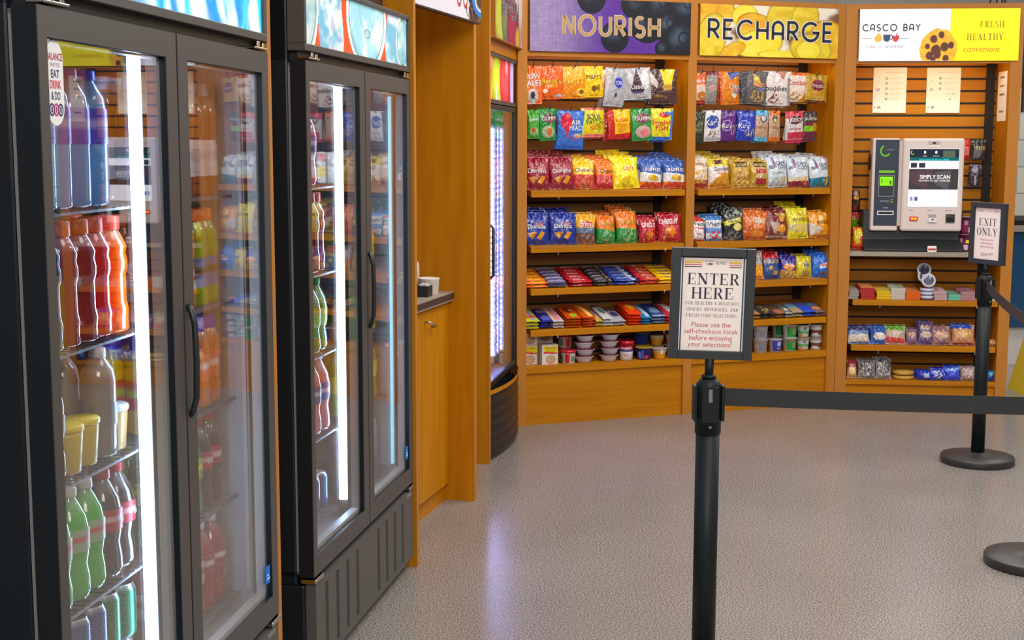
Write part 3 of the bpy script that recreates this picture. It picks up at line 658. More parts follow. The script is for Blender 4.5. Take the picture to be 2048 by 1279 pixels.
# ------------------------------------------------------------------ wooden snack units
UN = {}
def unit(bay, ub, name_, x0, x1, left, right, shelves, slope, signfn, letters, zl, pegs=()):
    """One open-fronted snack unit. x0..x1 is the clear opening between its stiles."""
    t = thing('snack_unit', f'wooden snack shelf unit with the {name_} sign on top', 'shelf unit', bay.pt(ub, 0), bay.rot, 'wooden snack shelf units')
    TOP = 2.372
    if left: MB().box(left[0], left[1], 0, .33, 0, TOP).box(left[0] + .0005, left[1] - .0005, -.003, 0, 0, TOP, 1).build('side_panel', [M['wood'], M['woode']], t)
    MB().box(right[0], right[1], 0, .33, 0, TOP).box(right[0] + .0005, right[1] - .0005, -.003, 0, 0, TOP, 1).build('side_panel', [M['wood'], M['woode']], t)
    m = MB(); m.box(x0, x1, .302, .33, .05, TOP)
    z = 2.028
    while z > .16:
        m.box(x0, x1, .2995, .3022, z - .006, z + .006, 1); z -= .0728
    m.build('slatwall', [M['slat' if name_ == 'CASCO BAY' else 'slatshade'], M['groove']], t)
    MB().box(x1 - .062, x1 - .012, .285, .3, zl[0], 2.05).build('upright_standard', M['groove'], t)
    MB().box(x0, x1, .012, .03, 0, zl[0] - .004).build('kick_board', M['woodh'], t)
    MB().box(x0, x1, 0, .3, zl[0] - .004, zl[1]).build('base_ledge', M['woodh'], t)
    MB().box(x0, x1, .0, .03, 2.03, 2.058).box(x0, x1, .0, .33, 2.342, TOP).box(x0, x1, .02, .035, 2.058, 2.342).build('header_rail', M['woode'], t)
    m = MB(); sign(m, x0 + .01, x1 + (.004 if name_ != 'CASCO BAY' else .04), 2.056 - (.012 if name_ == 'CASCO BAY' else 0), 2.342, -.014, signfn, 340, 100)
    letters(m); m.box(x0 + .01, x1 + (.004 if name_ != 'CASCO BAY' else .04), -.0135, -.004, 2.056, 2.342, 1)
    m.build('printed_sign', [M['litx'] if name_ == 'CASCO BAY' else M['satin'], M['woode']], t)
    MB().box(x0 + .1, x1 - .1, .06, .1, 2.045, 2.062).build('under_sign_lamp', M['tube'], t)  # in the kiosk unit an unseen lamp, added to brighten its upper part
    for (zm, sl, lip) in shelves:
        a, b = zm - .017, zm + .017
        xa, xb = x0 + .026, x1 - .006
        sh = MB().prism([(.0, a), (.0, b), (.29, b + .29 * sl), (.29, a + .012 + .29 * sl), (.03, a + .006)], xa, xb).build('shelf', M['woodh'], t, bevel=.002)
        if lip:
            MB().box(xa + .005, xb - .003, -.004, -.001, b - .01, b + .045).build('clear_lip', M['acrylic'], sh)
        for xx in (xa + .16, xb - .12): MB().box(xx - .004, xx + .004, -.005, .002, a - .012, a + .004).build('clip', M['chrome'], sh, bevel=.001)
    for x, zt in pegs:
        MB().tube([(x, .3, zt), (x, .1, zt - .001), (x, .02, zt), (x, .004, zt + .006), (x, -.004, zt + .024)], .0028, 6).lathe([(.0, -.005), (.005, 0), (0, .005)], 8, (x, -.004, zt + .026)).build('peg_hook', M['black'], t)
    UN[name_] = t
    return t
def words_on(m, t, h, cx, cz, W, lw, col, y, outline=None, gap=.24, ow=.5):
    st, ww = sans(t, h, gap); k = W / ww; st = [[(x * k + cx, y_ + cz) for x, y_ in s_] for s_ in st]
    if outline: m.strokes(st, lw * (1 + ow), FL(y), outline)
    m.strokes(st, lw, FL(y - .001), col)
def let_n(m):
    words_on(m, 'NOURISH', .1, .49, 2.20, .57, .0165, (184, 146, 92), -.0145, (216, 204, 206), gap=.36, ow=.3)
def let_r(m): words_on(m, 'RECHARGE', .1, .465, 2.205, .80, .0165, (34, 38, 54), -.0145, (232, 226, 214), gap=.34, ow=.6)
def let_k(m):
    words_on(m, 'CASCO BAY', .036, .262, 2.236, .325, .006, (40, 42, 54), -.0145, gap=.42)
    m.box(.095, .155, -.0148, -.0144, 2.174, 2.176, col=(70, 60, 60)).box(.305, .365, -.0148, -.0144, 2.174, 2.176, col=(70, 60, 60))
    P = lambda pts, c, d=0: m.add([(x, -.0148 - d, z) for x, z in pts], [tuple(range(len(pts)))], 0, c)
    P([(.168, 2.165), (.178, 2.154), (.2, 2.156), (.211, 2.17), (.206, 2.19), (.196, 2.202), (.182, 2.2), (.178, 2.186), (.168, 2.182)], (240, 180, 40))
    P([(.216, 2.196), (.258, 2.196), (.256, 2.168), (.246, 2.156), (.228, 2.156), (.218, 2.168)], (44, 66, 104)); m.strokes([arc(.258, 2.18, .012, .013, 90, -90, 10)], .005, FL(-.0148), (44, 66, 104))
    P([(.272, 2.192), (.285, 2.186), (.306, 2.193), (.308, 2.18), (.3, 2.16), (.288, 2.154), (.276, 2.158), (.27, 2.176)], (206, 50, 50)); m.strokes([[(.288, 2.188), (.298, 2.204)]], .005, FL(-.0148), (120, 40, 40))
    serif(m, 'FOOD', .014, FL(-.0148), .148, 2.127, (150, 140, 150), .06); m.text('and', .011, FL(-.0148), .196, 2.127, (170, 150, 160), .026); serif(m, 'BEVERAGE', .014, FL(-.0148), .282, 2.127, (150, 140, 150), .12)
    serif(m, 'FRESH', .036, FL(-.0148), .832, 2.252, (150, 120, 0), .135, gap=.22); serif(m, 'HEALTHY', .036, FL(-.0148), .795, 2.18, (140, 104, 0), .205, gap=.22)
    m.text('convenient', .034, FL(-.0148), .775, 2.112, (206, 130, 0), .25, shear=.28)
# ------------------------------------------------------------------ bags and wrappers
def surf(W, H, T, sd, puff=.05):
    def S(U, V, side=1):
        U = np.asarray(U, float); V = np.asarray(V, float)
        s = np.clip((V - .045) / .91, 0, 1); pr = np.sin(PI * s).clip(0) ** .55 * (1.12 - .26 * s)
        e = np.clip(1 - np.abs(U) ** 2.6, 0, 1) ** .6
        t = T / 2 * pr * e
        t = t + T * .34 * (fbm(U * 2.2 + sd * 3.7, V * 2.6 + sd, int(sd) % 50) - .5) * e * np.minimum(pr, 1)
        fold = .12 * T * np.sin(U * 11 + sd * 2 + 3 * V) * (np.exp(-((V - .88) / .09) ** 2) + .8 * np.exp(-((V - .12) / .08) ** 2)) * e
        wob = .05 * T * np.sin(U * 4.2 + sd) * ((V > .93) | (V < .06))
        y = -side * (t + fold * (1 if side > 0 else -1)) + wob * 1.
        x = W / 2 * U * (1 - puff * np.sin(PI * s)) + .012 * W * np.sin(V * 5 + sd)
        return x, y, H * V
    return S
def bag(mb, W, H, T, ops, texts=(), sd=1, nu=44, nv=60, puff=.05):
    S = surf(W, H, T, sd, puff)
    mb.grid(lambda U, V: S(U, V, 1), nu, nv, ops)
    mb.grid(lambda U, V: S(U, V, -1), 12, 14, [ops[0]], flip=True)
    for tx in texts:
        s_, cu, cv, h, mw, col = tx[:6]; ol = tx[6] if len(tx) > 6 else None
        def Tf(off):
            def f(x, z):
                u, v = x / (W / 2), z / H
                X, Y, Z = S(min(max(u, -.99), .99), min(max(v, .01), .99), 1)
                return float(X), float(Y) - off, float(Z)
            return f
        if ol is not None: mb.text(s_, h * H, Tf(.0012), cu * W / 2, cv * H, ol, mw * W, bold=.028)
        mb.text(s_, h * H, Tf(.0022), cu * W / 2, cv * H, col, mw * W, bold=.006)
    return mb
GRP = {}
def fill_line(bay, ub, px, w0, name, cat, label, ops, texts, T, n, dw, zf, sl, where, tilt=-9, w_extra=0, seed=None, grp='bags', mt='print'):
    """a line of identical packs, one behind the other"""
    x0, x1, yt, yb = px
    ua, _ = bay.at(x0, yb, w0); uc, zt = bay.at((x0 + x1) / 2, yt, w0); ubb, zb = bay.at(x1, yb, w0)
    W = ubb - ua; H = (zt - zf(w0)) / math.cos(R(tilt)); sd = seed or random.uniform(1, 40)
    o = bag(MB(), W, H, T, ops, texts, sd).build(name, M[mt])
    u = (ua + ubb) / 2
    for k in range(n):
        w_ = w0 + k * dw; loc = bay.pt(u + (random.uniform(-.006, .006) if k else 0), w_, zf(w_) + .003)
        ro = (R(tilt + (random.uniform(-2, 2) if k else 0)), R(random.uniform(-3, 3)), bay.rot + R(random.uniform(-11, 11)))
        lb = f'{label}, {"front" if k == 0 else ORD[k]} in line, {where}'
        if k == 0: o.location = loc; o.rotation_euler = ro; tag(o, lb, cat, grp)
        else: dup(o, loc, ro, lb)
def hang_line(bay, px, name, label, ops, texts, T, n, where, grp, wf=.028, dw=.05, cat='bag'):
    x0, x1, yt, yb = px
    ua, zt = bay.at(x0, yt, wf); ubb, _ = bay.at(x1, yt, wf); _, zb = bay.at((x0 + x1) / 2, yb, wf)
    W = ubb - ua; H = zt - zb; u = (ua + ubb) / 2
    o = bag(MB(), W, H, T, ops, texts, random.uniform(1, 40), puff=.03).build(name, M['print'])
    for k in range(n):
        loc = bay.pt(u + (random.uniform(-.008, .008) if k else 0), wf + k * dw, zb + (0 if k == 0 else random.uniform(-.012, .004)))
        ro = (R(random.uniform(-2, 5)), R(random.uniform(-3.5, 3.5)), bay.rot + R(random.uniform(-14, 14)))
        lb = f'{label}, {"front" if k == 0 else "hind"} one, {where}'
        if k == 0: o.location = loc; o.rotation_euler = ro; tag(o, lb, cat, grp)
        else: dup(o, loc, ro, lb)
    return u, zt
def stack_line(bay, px, name, cat, label, ops, texts, T, rows, high, zf, sl, where, w0=.02, deep=None, mt='bar', shape='wrap', grp='bars'):
    """wrapped bars lying on the sloping shelf, stacked and stepped back"""
    x0, x1, y = px
    ua, _ = bay.at(x0, y, w0); ubb, _ = bay.at(x1, y, w0); W = (ubb - ua) * .95; H = deep or .045
    m = MB()
    if shape == 'wrap': bag(m, W, H, T, ops, texts, random.uniform(1, 40), 16, 16, .02)
    else:
        def P(U, V): return U * W / 2, -T / 2 + 0 * U, V * H
        m.grid(P, 14, 8, ops, smooth=False); m.box(-W / 2, W / 2, -T / 2 + .0002, T / 2, 0, H, col=shape)
        for s_, cu, cv, h, mw, col in [q[:6] for q in texts]: m.text(s_, h * H, lambda x, z: (x, -T / 2 - .0008, z), cu * W / 2, cv * H, col, mw * W)
    o = m.build(name, M[mt]); th = math.atan(sl); first = True
    for r_ in range(rows):
        for q in range(high):
            w_ = w0 + r_ * (H * 1.04) * math.cos(th) - (T * 1.05 * q) * math.sin(th)
            z = zf(w0 + r_ * H * 1.04 * math.cos(th)) + (T * .5 + .002 + T * 1.04 * q) / math.cos(th)
            loc = bay.pt((ua + ubb) / 2 + random.uniform(-.004, .004), w_, z); ro = (R(-90) + th, 0, bay.rot + R(random.uniform(-3, 3)))
            lb = f'{label}, {"front" if r_ == 0 else ORD[r_]} row {["bottom", "second", "third", "fourth"][q] if q < high - 1 or high == 1 else "top"}, {where}'
            if rows == 1: lb = f'{label}, {["bottom", "second", "third", "fourth"][q] if q < high - 1 else "top"} in pile, {where}'
            if first: o.location = loc; o.rotation_euler = ro; tag(o, lb, cat, grp); first = False
            else: dup(o, loc, ro, lb)
# colours
RED = (176, 20, 34); DRED = (120, 14, 30); ORA = (236, 108, 10); YEL = (246, 214, 20); BLU = (28, 66, 170); NAVY = (20, 30, 96); GRN = (36, 150, 60); WHT = (240, 238, 236); BLK = (22, 20, 22); GLD = (206, 158, 40); SIL = (170, 170, 176); BRN = (84, 50, 38); PUR = (96, 40, 120); TEAL = (30, 140, 160); LBL = (120, 190, 226); CHIP = (222, 150, 30); PNK = (236, 130, 150); CRM = (226, 196, 150); GRY = (116, 112, 114)
def b_(c): return ('b', c)
N7 = []
# ---- pegged bags: (pixel box), label, ops, texts
PN1 = [((1044, 1084, 131, 208), 'bright orange candy bag with cow-spotted picture', [b_((240, 104, 14)), ('e', .1, .2, .5, .2, (200, 196, 196)), ('e', .1, .22, .22, .1, (60, 50, 50))], [('COW', 0, .72, .15, .8, WHT, BLK), ('TALES', 0, .55, .15, .9, WHT, BLK)]),
 ((1080, 1126, 131, 198), 'orange candy bag with yellow script', [b_((240, 100, 6)), ('e', -.5, .25, .2, .06, (250, 240, 220)), ('e', .6, .1, .3, .05, (160, 190, 200))], [("Reese's", 0, .55, .16, .8, (255, 214, 20), (120, 50, 10)), ('PIECES', 0, .4, .1, .6, (255, 214, 20))]),
 ((1124, 1172, 132, 197), 'golden orange candy bag with yellow top', [b_((238, 140, 10)), ('r', -1, 1, .6, 1, (248, 180, 24)), ('e', .55, .2, .4, .14, (246, 206, 60)), ('e', .6, .2, .2, .07, (130, 70, 20))], [("Reese's", -.1, .56, .2, .85, (255, 226, 60), (214, 100, 10))]),
 ((1169, 1207, 132, 194), 'bright yellow candy bag with brown letters', [b_((250, 206, 8)), ('e', 0, .28, .3, .1, (130, 84, 20)), ('e', .45, .3, .14, .12, (150, 110, 30))], [("M&M'S", 0, .66, .15, .8, (96, 50, 30), WHT)]),
 ((1205, 1250, 135, 213), 'silver foil candy bag with blue oval', [b_((178, 176, 182)), ('p', [(-1, 1), (-.2, 1), (-.9, .3), (-1, .3)], (206, 196, 194)), ('e', .25, .62, .42, .14, (50, 66, 190)), ('e', .05, .3, .13, .06, (60, 60, 64))], [('YORK', .25, .62, .11, .36, (220, 226, 250))]),
 ((1249, 1301, 135, 199), 'silver foil candy bag with brown drop shape', [b_((186, 184, 188)), ('p', [(.0, .98), (.5, .3), (.4, .22), (-.4, .22), (-.5, .3)], (70, 44, 54)), ('e', .6, .62, .3, .3, (236, 232, 232)), ('r', -.3, .3, .2, .25, (70, 80, 150))], [('Kisses', 0, .42, .16, .7, WHT, (110, 50, 60))]),
 ((1298, 1354, 137, 208), 'dark brown candy bag with yellow panel', [b_((78, 48, 44)), ('p', [(-.2, 1), (.8, 1), (.6, .52), (.1, .5)], (248, 214, 10)), ('p', [(-.9, .95), (-.3, .6), (-.4, .45), (-1, .7)], (206, 190, 182)), ('e', .3, .48, .35, .09, (200, 150, 40))], [('minis', -.3, .24, .1, .5, (200, 150, 40))])]
PN2 = [((1056, 1079, 219, 277), 'narrow green gummy bag', [b_((70, 170, 50)), ('e', .1, .25, .7, .16, (150, 190, 120)), ('e', 0, .3, .3, .1, (206, 90, 40))], [('gummi', .1, .68, .12, .8, WHT)]),
 ((1079, 1114, 217, 281), 'green gummy bag with white oval', [b_((30, 140, 58)), ('e', .15, .7, .7, .16, (120, 60, 70)), ('e', 0, .28, .75, .2, (170, 176, 140)), ('e', .1, .28, .3, .12, (206, 120, 40))], [('GUMMI', .15, .7, .13, .9, WHT)]),
 ((1112, 1165, 220, 298), 'large blue candy bag with red balloon disc', [b_((52, 112, 204)), ('e', -.35, .72, .46, .2, (214, 26, 56)), ('p', [(-.6, .6), (-.1, .58), (-.3, .3)], (206, 30, 56)), ('r', -1, 1, 0, .09, (30, 90, 200)), ('e', .5, .35, .3, .06, (214, 190, 150))], [('AIR', .35, .7, .13, .4, WHT), ('HEADS', .4, .56, .13, .55, WHT), ('SOFT FILLED', .35, .33, .06, .6, (220, 40, 60)), ('bites', .35, .25, .06, .4, (220, 40, 60))]),
 ((1160, 1213, 215, 274), 'yellow green sour candy bag with pink edges', [b_((230, 206, 26)), ('r', -1, 1, .92, 1, (230, 110, 120)), ('r', -1, 1, 0, .1, (234, 120, 110)), ('r', -1, -.75, 0, 1, (196, 200, 40)), ('e', .55, .25, .3, .12, (190, 206, 40))], [('SOUR', 0, .7, .18, .6, BLK, (210, 230, 60)), ('PATCH', 0, .52, .18, .7, (30, 120, 40)), ('KIDS', .1, .34, .16, .6, (226, 90, 20))]),
 ((1214, 1268, 218, 277), 'red and yellow candy bag', [b_((206, 28, 24)), ('p', [(-.6, 1), (1, 1), (.9, .2), (-.5, .15)], (248, 196, 16)), ('e', .1, .3, .4, .1, (236, 150, 30)), ('e', .5, .12, .25, .07, (220, 40, 20))], [('sunkist', .1, .66, .15, .8, (224, 90, 10)), ('chews', .1, .48, .13, .6, (224, 90, 10))]),
 ((1264, 1306, 217, 281), 'second green gummy bag with white oval', [b_((34, 140, 60)), ('e', .1, .7, .7, .16, (120, 60, 70)), ('e', .1, .28, .75, .2, (200, 160, 150)), ('e', .2, .24, .4, .1, (226, 120, 120))], [('GUMMI', .1, .7, .13, .9, WHT)]),
 ((1301, 1344, 216, 280), 'yellow candy bag with blue edge and red letters', [b_((232, 214, 24)), ('r', -1, 1, 0, .1, (40, 110, 206)), ('r', .75, 1, 0, 1, (60, 130, 214)), ('e', .2, .8, .5, .09, (214, 50, 40)), ('e', .5, .84, .3, .05, (40, 110, 200))], [('Swedish', -.05, .58, .16, .85, (206, 26, 50)), ('FISH', 0, .4, .17, .6, (206, 26, 50))])]
PR1 = [((1385, 1416, 145, 207), 'orange and white snack bag at the divider', [b_((226, 96, 24)), ('r', -1, 1, 0, .6, (226, 200, 180)), ('e', .2, .25, .6, .14, (196, 120, 50)), ('r', -1, 1, 0, .1, (190, 60, 30))], [('snack', 0, .75, .13, .8, WHT)]),
 ((1408, 1436, 142, 208), 'grey and dark red snack bag', [b_((150, 140, 132)), ('r', -1, 1, .88, 1, (120, 30, 40)), ('e', 0, .5, .7, .09, (206, 160, 150)), ('r', -1, 1, 0, .06, (130, 120, 112))], [('HONEY', 0, .72, .1, .7, (220, 214, 206))]),
 ((1439, 1484, 143, 209), 'orange chex style mix bag with blue letters', [b_((228, 130, 24)), ('p', [(-.2, 1), (1, 1), (1, .9), (0, .75)], (50, 90, 170)), ('e', .3, .3, .28, .1, (240, 220, 190)), ('r', -1, -.85, 0, 1, (206, 80, 24))], [('Chex', .35, .56, .16, .6, WHT, (40, 60, 150)), ('mix', .5, .4, .14, .45, (40, 60, 160), WHT)]),
 ((1480, 1536, 142, 208), 'charcoal grey mix bag with yellow splash', [b_((104, 98, 98)), ('p', [(-.2, .95), (.3, .8), (.5, .5), (-.1, .6)], (226, 190, 70)), ('n', .2, .25, .6, .2, 9, (206, 160, 70)), ('r', -1, -.6, 0, 1, (76, 74, 78))], [('Chex', .3, .62, .16, .55, (226, 50, 40), WHT), ('mix', .45, .47, .14, .42, (40, 60, 150), WHT)]),
 ((1525, 1577, 142, 211), 'white snack bag with black script', [b_((226, 214, 208)), ('p', [(-.1, 1), (.7, 1), (.5, .75)], (190, 120, 100)), ('n', -.3, .25, .5, .18, 8, (150, 70, 60)), ('r', .8, 1, 0, .8, (150, 140, 140))], [('buddies', 0, .52, .16, .95, BLK)]),
 ((1561, 1619, 144, 203), 'cream pretzel bag with orange top band', [b_((244, 220, 206)), ('r', -1, 1, .9, 1, (236, 110, 20)), ('p', [(.2, 0), (1, .5), (1, 0)], (226, 160, 40)), ('n', -.2, .2, .6, .14, 8, (206, 150, 80))], [('Combos', .1, .66, .18, .9, (190, 24, 50), (250, 226, 220))]),
 ((1609, 1657, 148, 205), 'gold pretzel bag with maroon badge', [b_((190, 146, 30)), ('e', 0, .6, .6, .2, (130, 30, 60)), ('n', 0, .22, .8, .2, 9, (226, 180, 90)), ('r', -1, 1, 0, .08, (110, 60, 30))], [('Pretzels', 0, .6, .14, .75, (236, 210, 190)), ('TWIST', .1, .3, .12, .7, (240, 150, 40))])]
PR2 = [((1384, 1408, 222, 285), 'dark olive jerky bag in shadow at the divider', [b_((50, 50, 36)), ('e', 0, .5, .6, .2, (90, 92, 60))], []),
 ((1407, 1443, 220, 282), 'white nut bag with blue oval', [b_((220, 218, 222)), ('e', 0, .62, .75, .22, (46, 66, 160)), ('n', 0, .25, .8, .12, 8, (150, 120, 90)), ('r', -.9, .9, 0, .12, (190, 186, 190))], [("Kar's", 0, .62, .2, .75, WHT)]),
 ((1441, 1474, 220, 281), 'purple nut bag with round badge', [b_((96, 36, 128)), ('e', -.35, .5, .62, .18, (206, 196, 222)), ('e', -.35, .5, .56, .16, (96, 40, 140)), ('n', .5, .35, .5, .16, 9, (190, 160, 120))], [("Kar's", -.4, .5, .17, .5, WHT), ('SWEET', .1, .84, .07, .6, (206, 170, 226))]),
 ((1472, 1509, 221, 281), 'royal blue nut bag with round badge', [b_((32, 56, 176)), ('e', -.3, .5, .62, .18, (206, 210, 236)), ('e', -.3, .5, .56, .16, (44, 70, 190)), ('n', .4, .28, .6, .14, 9, (196, 180, 160))], [("Kar's", -.35, .5, .17, .5, WHT), ('NUT MIX', .1, .86, .08, .6, (170, 190, 240))]),
 ((1510, 1536, 220, 282), 'light blue and tan snack bag with round cap picture', [b_((190, 150, 120)), ('r', -1, 1, .82, 1, (90, 180, 222)), ('r', -1, 1, 0, .12, (90, 180, 222)), ('e', .1, .72, .5, .14, (80, 100, 120)), ('e', .1, .74, .32, .08, (206, 200, 196))], [('chips', 0, .45, .1, .8, (120, 80, 60))]),
 ((1536, 1562, 221, 282), 'orange and tan snack bag with round cap picture', [b_((196, 156, 122)), ('r', -1, 1, .82, 1, (230, 112, 16)), ('r', -1, 1, 0, .13, (230, 112, 16)), ('e', -.1, .72, .5, .13, (84, 80, 96)), ('e', -.1, .68, .3, .06, (226, 200, 120))], [('chips', 0, .45, .1, .8, (120, 80, 60))]),
 ((1573, 1610, 222, 285), 'red and silver jerky bag', [b_((206, 196, 196)), ('r', -1, 1, .78, 1, (206, 40, 60)), ('e', 0, .72, .7, .14, (90, 24, 40)), ('r', -.8, .8, .12, .34, (190, 40, 60)), ('r', -1, 1, 0, .1, (206, 30, 70))], [('JERKY', 0, .73, .12, .7, WHT), ('original', 0, .45, .09, .7, (190, 40, 50))]),
 ((1603, 1637, 222, 283), 'maroon jerky bag with lime stripe', [b_((110, 30, 56)), ('r', -1, 1, .64, .98, (64, 46, 44)), ('r', -.9, .6, .34, .52, (130, 190, 20)), ('r', .2, 1, .34, .6, (196, 130, 20)), ('r', .2, .9, .06, .22, (90, 60, 70))], [('JALAPENO', 0, .76, .1, .85, (220, 214, 206))])]
# ---- chip lines
DOR = lambda base: [b_(base), ('p', [(-.2, .66), (.62, .66), (.1, .5)], (170, 40, 40)), ('p', [(-.75, .36), (.02, .38), (-.36, .15)], (214, 140, 24)), ('p', [(-.05, .2), (.3, .4), (.62, .36), (.3, .14)], (226, 150, 26)), ('p', [(-.36, .36), (.0, .37), (-.2, .24)], (190, 112, 16))]
DT = [('Doritos', -.05, .56, .14, .9, WHT, BLK)]
RUF = [b_((48, 92, 176)), ('p', [(-1, .55), (1, .46), (1, .2), (-1, .22)], (226, 224, 226)), ('r', -1, 1, 0, .21, (206, 66, 20)), ('p', [(-1, .22), (-.3, .22), (-.9, .05), (-1, .05)], (236, 120, 20)), ('e', .1, .36, .4, .11, (222, 176, 30)), ('e', .4, .33, .22, .1, (206, 150, 20))]
RT = [('RUFFLES', .12, .64, .12, .8, WHT, (196, 26, 46))]
LN1 = [((1050, 1099, 314, 381), 'red tortilla chip bag at the stile', DOR((150, 20, 44)), DT, 4), ((1100, 1150, 314, 381), 'red tortilla chip bag beside yellow fries bags', DOR((150, 20, 44)), DT, 4),
 ((1146, 1190, 322, 381), 'yellow and red hot fries bag', [b_((246, 200, 30)), ('p', [(-1, .5), (1, .5), (1, 0), (-1, 0)], (206, 60, 50)), ('e', 0, .62, .85, .14, (250, 220, 70)), ('n', .1, .18, .7, .2, 8, (206, 130, 70))], [("Chester's", 0, .66, .15, .85, (130, 30, 110), WHT)], 4),
 ((1190, 1231, 323, 381), 'orange and red puffs bag', [b_((240, 120, 10)), ('r', -1, 1, .15, .48, (206, 50, 50)), ('n', 0, .32, .9, .16, 7, (236, 150, 120)), ('r', -1, 1, 0, .15, (196, 24, 40))], [('Cheetos', .15, .63, .16, .85, BLK, (250, 200, 40))], 4),
 ((1226, 1279, 316, 381), 'bright yellow potato chip bag', [b_((248, 224, 0)), ('e', .2, .66, .42, .11, (248, 214, 60)), ('p', [(-.3, .35), (.3, .4), (.1, .1), (-.4, .1)], (226, 190, 20))], [("Lay's", .2, .66, .15, .5, (206, 60, 50), (250, 236, 170))], 5),
 ((1279, 1322, 320, 380), 'blue and white ridged chip bag', RUF, RT, 3), ((1326, 1369, 321, 379), 'blue and white ridged chip bag at the divider', RUF, RT, 5)]
LN2 = [((1046, 1099, 426, 491), 'blue tortilla chip bag at the stile', DOR((24, 50, 150)), DT, 3), ((1099, 1152, 426, 490), 'blue tortilla chip bag beside corn chip bags', DOR((24, 50, 150)), DT, 3),
 ((1150, 1190, 430, 488), 'golden corn chip bag with grey panel', [b_((236, 176, 30)), ('p', [(-1, .55), (1, .55), (1, .3), (-1, .3)], (96, 112, 140)), ('r', -1, 1, 0, .34, (110, 72, 62)), ('n', 0, .16, .9, .16, 7, (160, 110, 90)), ('e', .05, .66, .75, .13, (240, 190, 60)), ('e', .05, .66, .7, .11, (190, 40, 30))], [('Fritos', .05, .66, .16, .75, WHT)], 2),
 ((1192, 1231, 432, 487), 'orange and green puffs bag', [b_((30, 140, 60)), ('r', -1, 1, .52, 1, (232, 116, 14)), ('p', [(-1, .52), (1, .52), (1, .4), (-.2, .46)], (206, 150, 40)), ('n', 0, .25, .7, .2, 7, (150, 180, 130))], [('Cheetos', .1, .7, .16, .8, (214, 170, 20), BLK)], 3),
 ((1233, 1276, 424, 487), 'taller orange and green puffs bag', [b_((30, 140, 60)), ('r', -1, 1, .48, 1, (236, 120, 16)), ('p', [(-1, .5), (1, .5), (1, .38), (-.2, .44)], (206, 150, 40)), ('n', .1, .24, .7, .2, 7, (150, 180, 130))], [('Cheetos', .2, .66, .16, .8, (214, 170, 20), BLK)], 4),
 ((1277, 1313, 436, 486), 'red cheese cracker bag', [b_((180, 22, 44)), ('n', .2, .3, .6, .22, 6, (226, 120, 20)), ('e', .2, .3, .3, .12, (226, 130, 30)), ('e', -.5, .1, .12, .06, (206, 190, 90))], [('CHEEZ-IT', 0, .68, .18, .85, WHT), ('duoz', .4, .88, .08, .3, (240, 190, 30))], 2),
 ((1317, 1362, 430, 485), 'red cheese cracker bag by the divider', [b_((180, 22, 44)), ('n', .1, .36, .6, .22, 6, (226, 120, 20)), ('e', .1, .4, .36, .14, (230, 130, 30)), ('e', -.5, .16, .12, .07, (206, 190, 90))], [('CHEEZ-IT', -.1, .74, .18, .8, WHT)], 2)]
CAPE = lambda low, mid: [b_((206, 214, 222)), ('r', -1, 1, 0, .3, low), ('p', [(-1, .3), (1, .34), (1, .2), (-1, .2)], mid), ('p', [(-.55, .98), (-.25, .98), (-.2, .62), (-.6, .62)], (120, 140, 190)), ('r', -.48, -.34, .66, .9, (150, 50, 60)), ('r', -.9, -.55, .6, .7, (80, 84, 100)), ('n', .55, .2, .36, .14, 9, (206, 160, 40))]
CT = [('CAPE', .3, .78, .12, .55, (40, 66, 96)), ('COD', .35, .65, .12, .5, (40, 66, 96))]
LR1 = [((1379, 1415, 318, 380), 'white and red veggie chip bag by the divider', [b_((222, 206, 186)), ('r', -1, 1, 0, .26, (166, 40, 40)), ('n', .2, .4, .8, .2, 8, (226, 160, 40))], [('POPPED', 0, .78, .12, .85, (150, 60, 50)), ('BARBECUE', 0, .18, .08, .8, (230, 190, 60))], 4),
 ((1417, 1460, 318, 379), 'white and gold chip bag with yellow top', [b_((222, 206, 196)), ('r', -1, 1, .72, 1, (214, 190, 20)), ('p', [(-1, .1), (.2, .5), (1, .46), (1, 0), (-1, 0)], (206, 140, 14)), ('r', -.4, .3, .8, .94, (96, 40, 50))], [('Garden', .2, .64, .15, .85, (60, 60, 110), WHT), ('cheddar', .2, .5, .08, .7, (226, 120, 60))], 5),
 ((1462, 1500, 321, 380), 'gold pretzel chip bag with black label', [b_((190, 146, 30)), ('r', -.6, .6, .72, .92, (60, 44, 20)), ('n', .1, .35, .75, .22, 7, (150, 90, 70)), ('n', 0, .15, .8, .12, 8, (226, 190, 110))], [('SNYDERS', 0, .82, .1, .9, (236, 206, 90)), ('Pieces', .1, .62, .1, .7, (240, 214, 120))], 3),
 ((1499, 1535, 321, 379), 'gold pretzel chip bag with red labels', [b_((186, 148, 46)), ('r', -.5, .8, .72, .92, (70, 40, 20)), ('r', -.4, .7, .5, .66, (176, 24, 40)), ('r', -.4, .7, .1, .3, (166, 24, 36)), ('n', .1, .4, .6, .1, 7, (206, 190, 170))], [('SNYDERS', .15, .82, .1, .85, (236, 206, 90))], 2),
 ((1535, 1577, 314, 378), 'silver kettle chip bag with lighthouse', CAPE((176, 180, 184), (190, 196, 196)), CT + [('ORIGINAL', -.1, .46, .09, .7, (120, 150, 120))], 4),
 ((1577, 1618, 316, 379), 'maroon based kettle chip bag with lighthouse', CAPE((140, 20, 44), (220, 200, 160)), CT, 3), ((1619, 1661, 318, 378), 'teal based kettle chip bag with lighthouse', CAPE((24, 122, 146), (30, 120, 150)), CT, 4)]
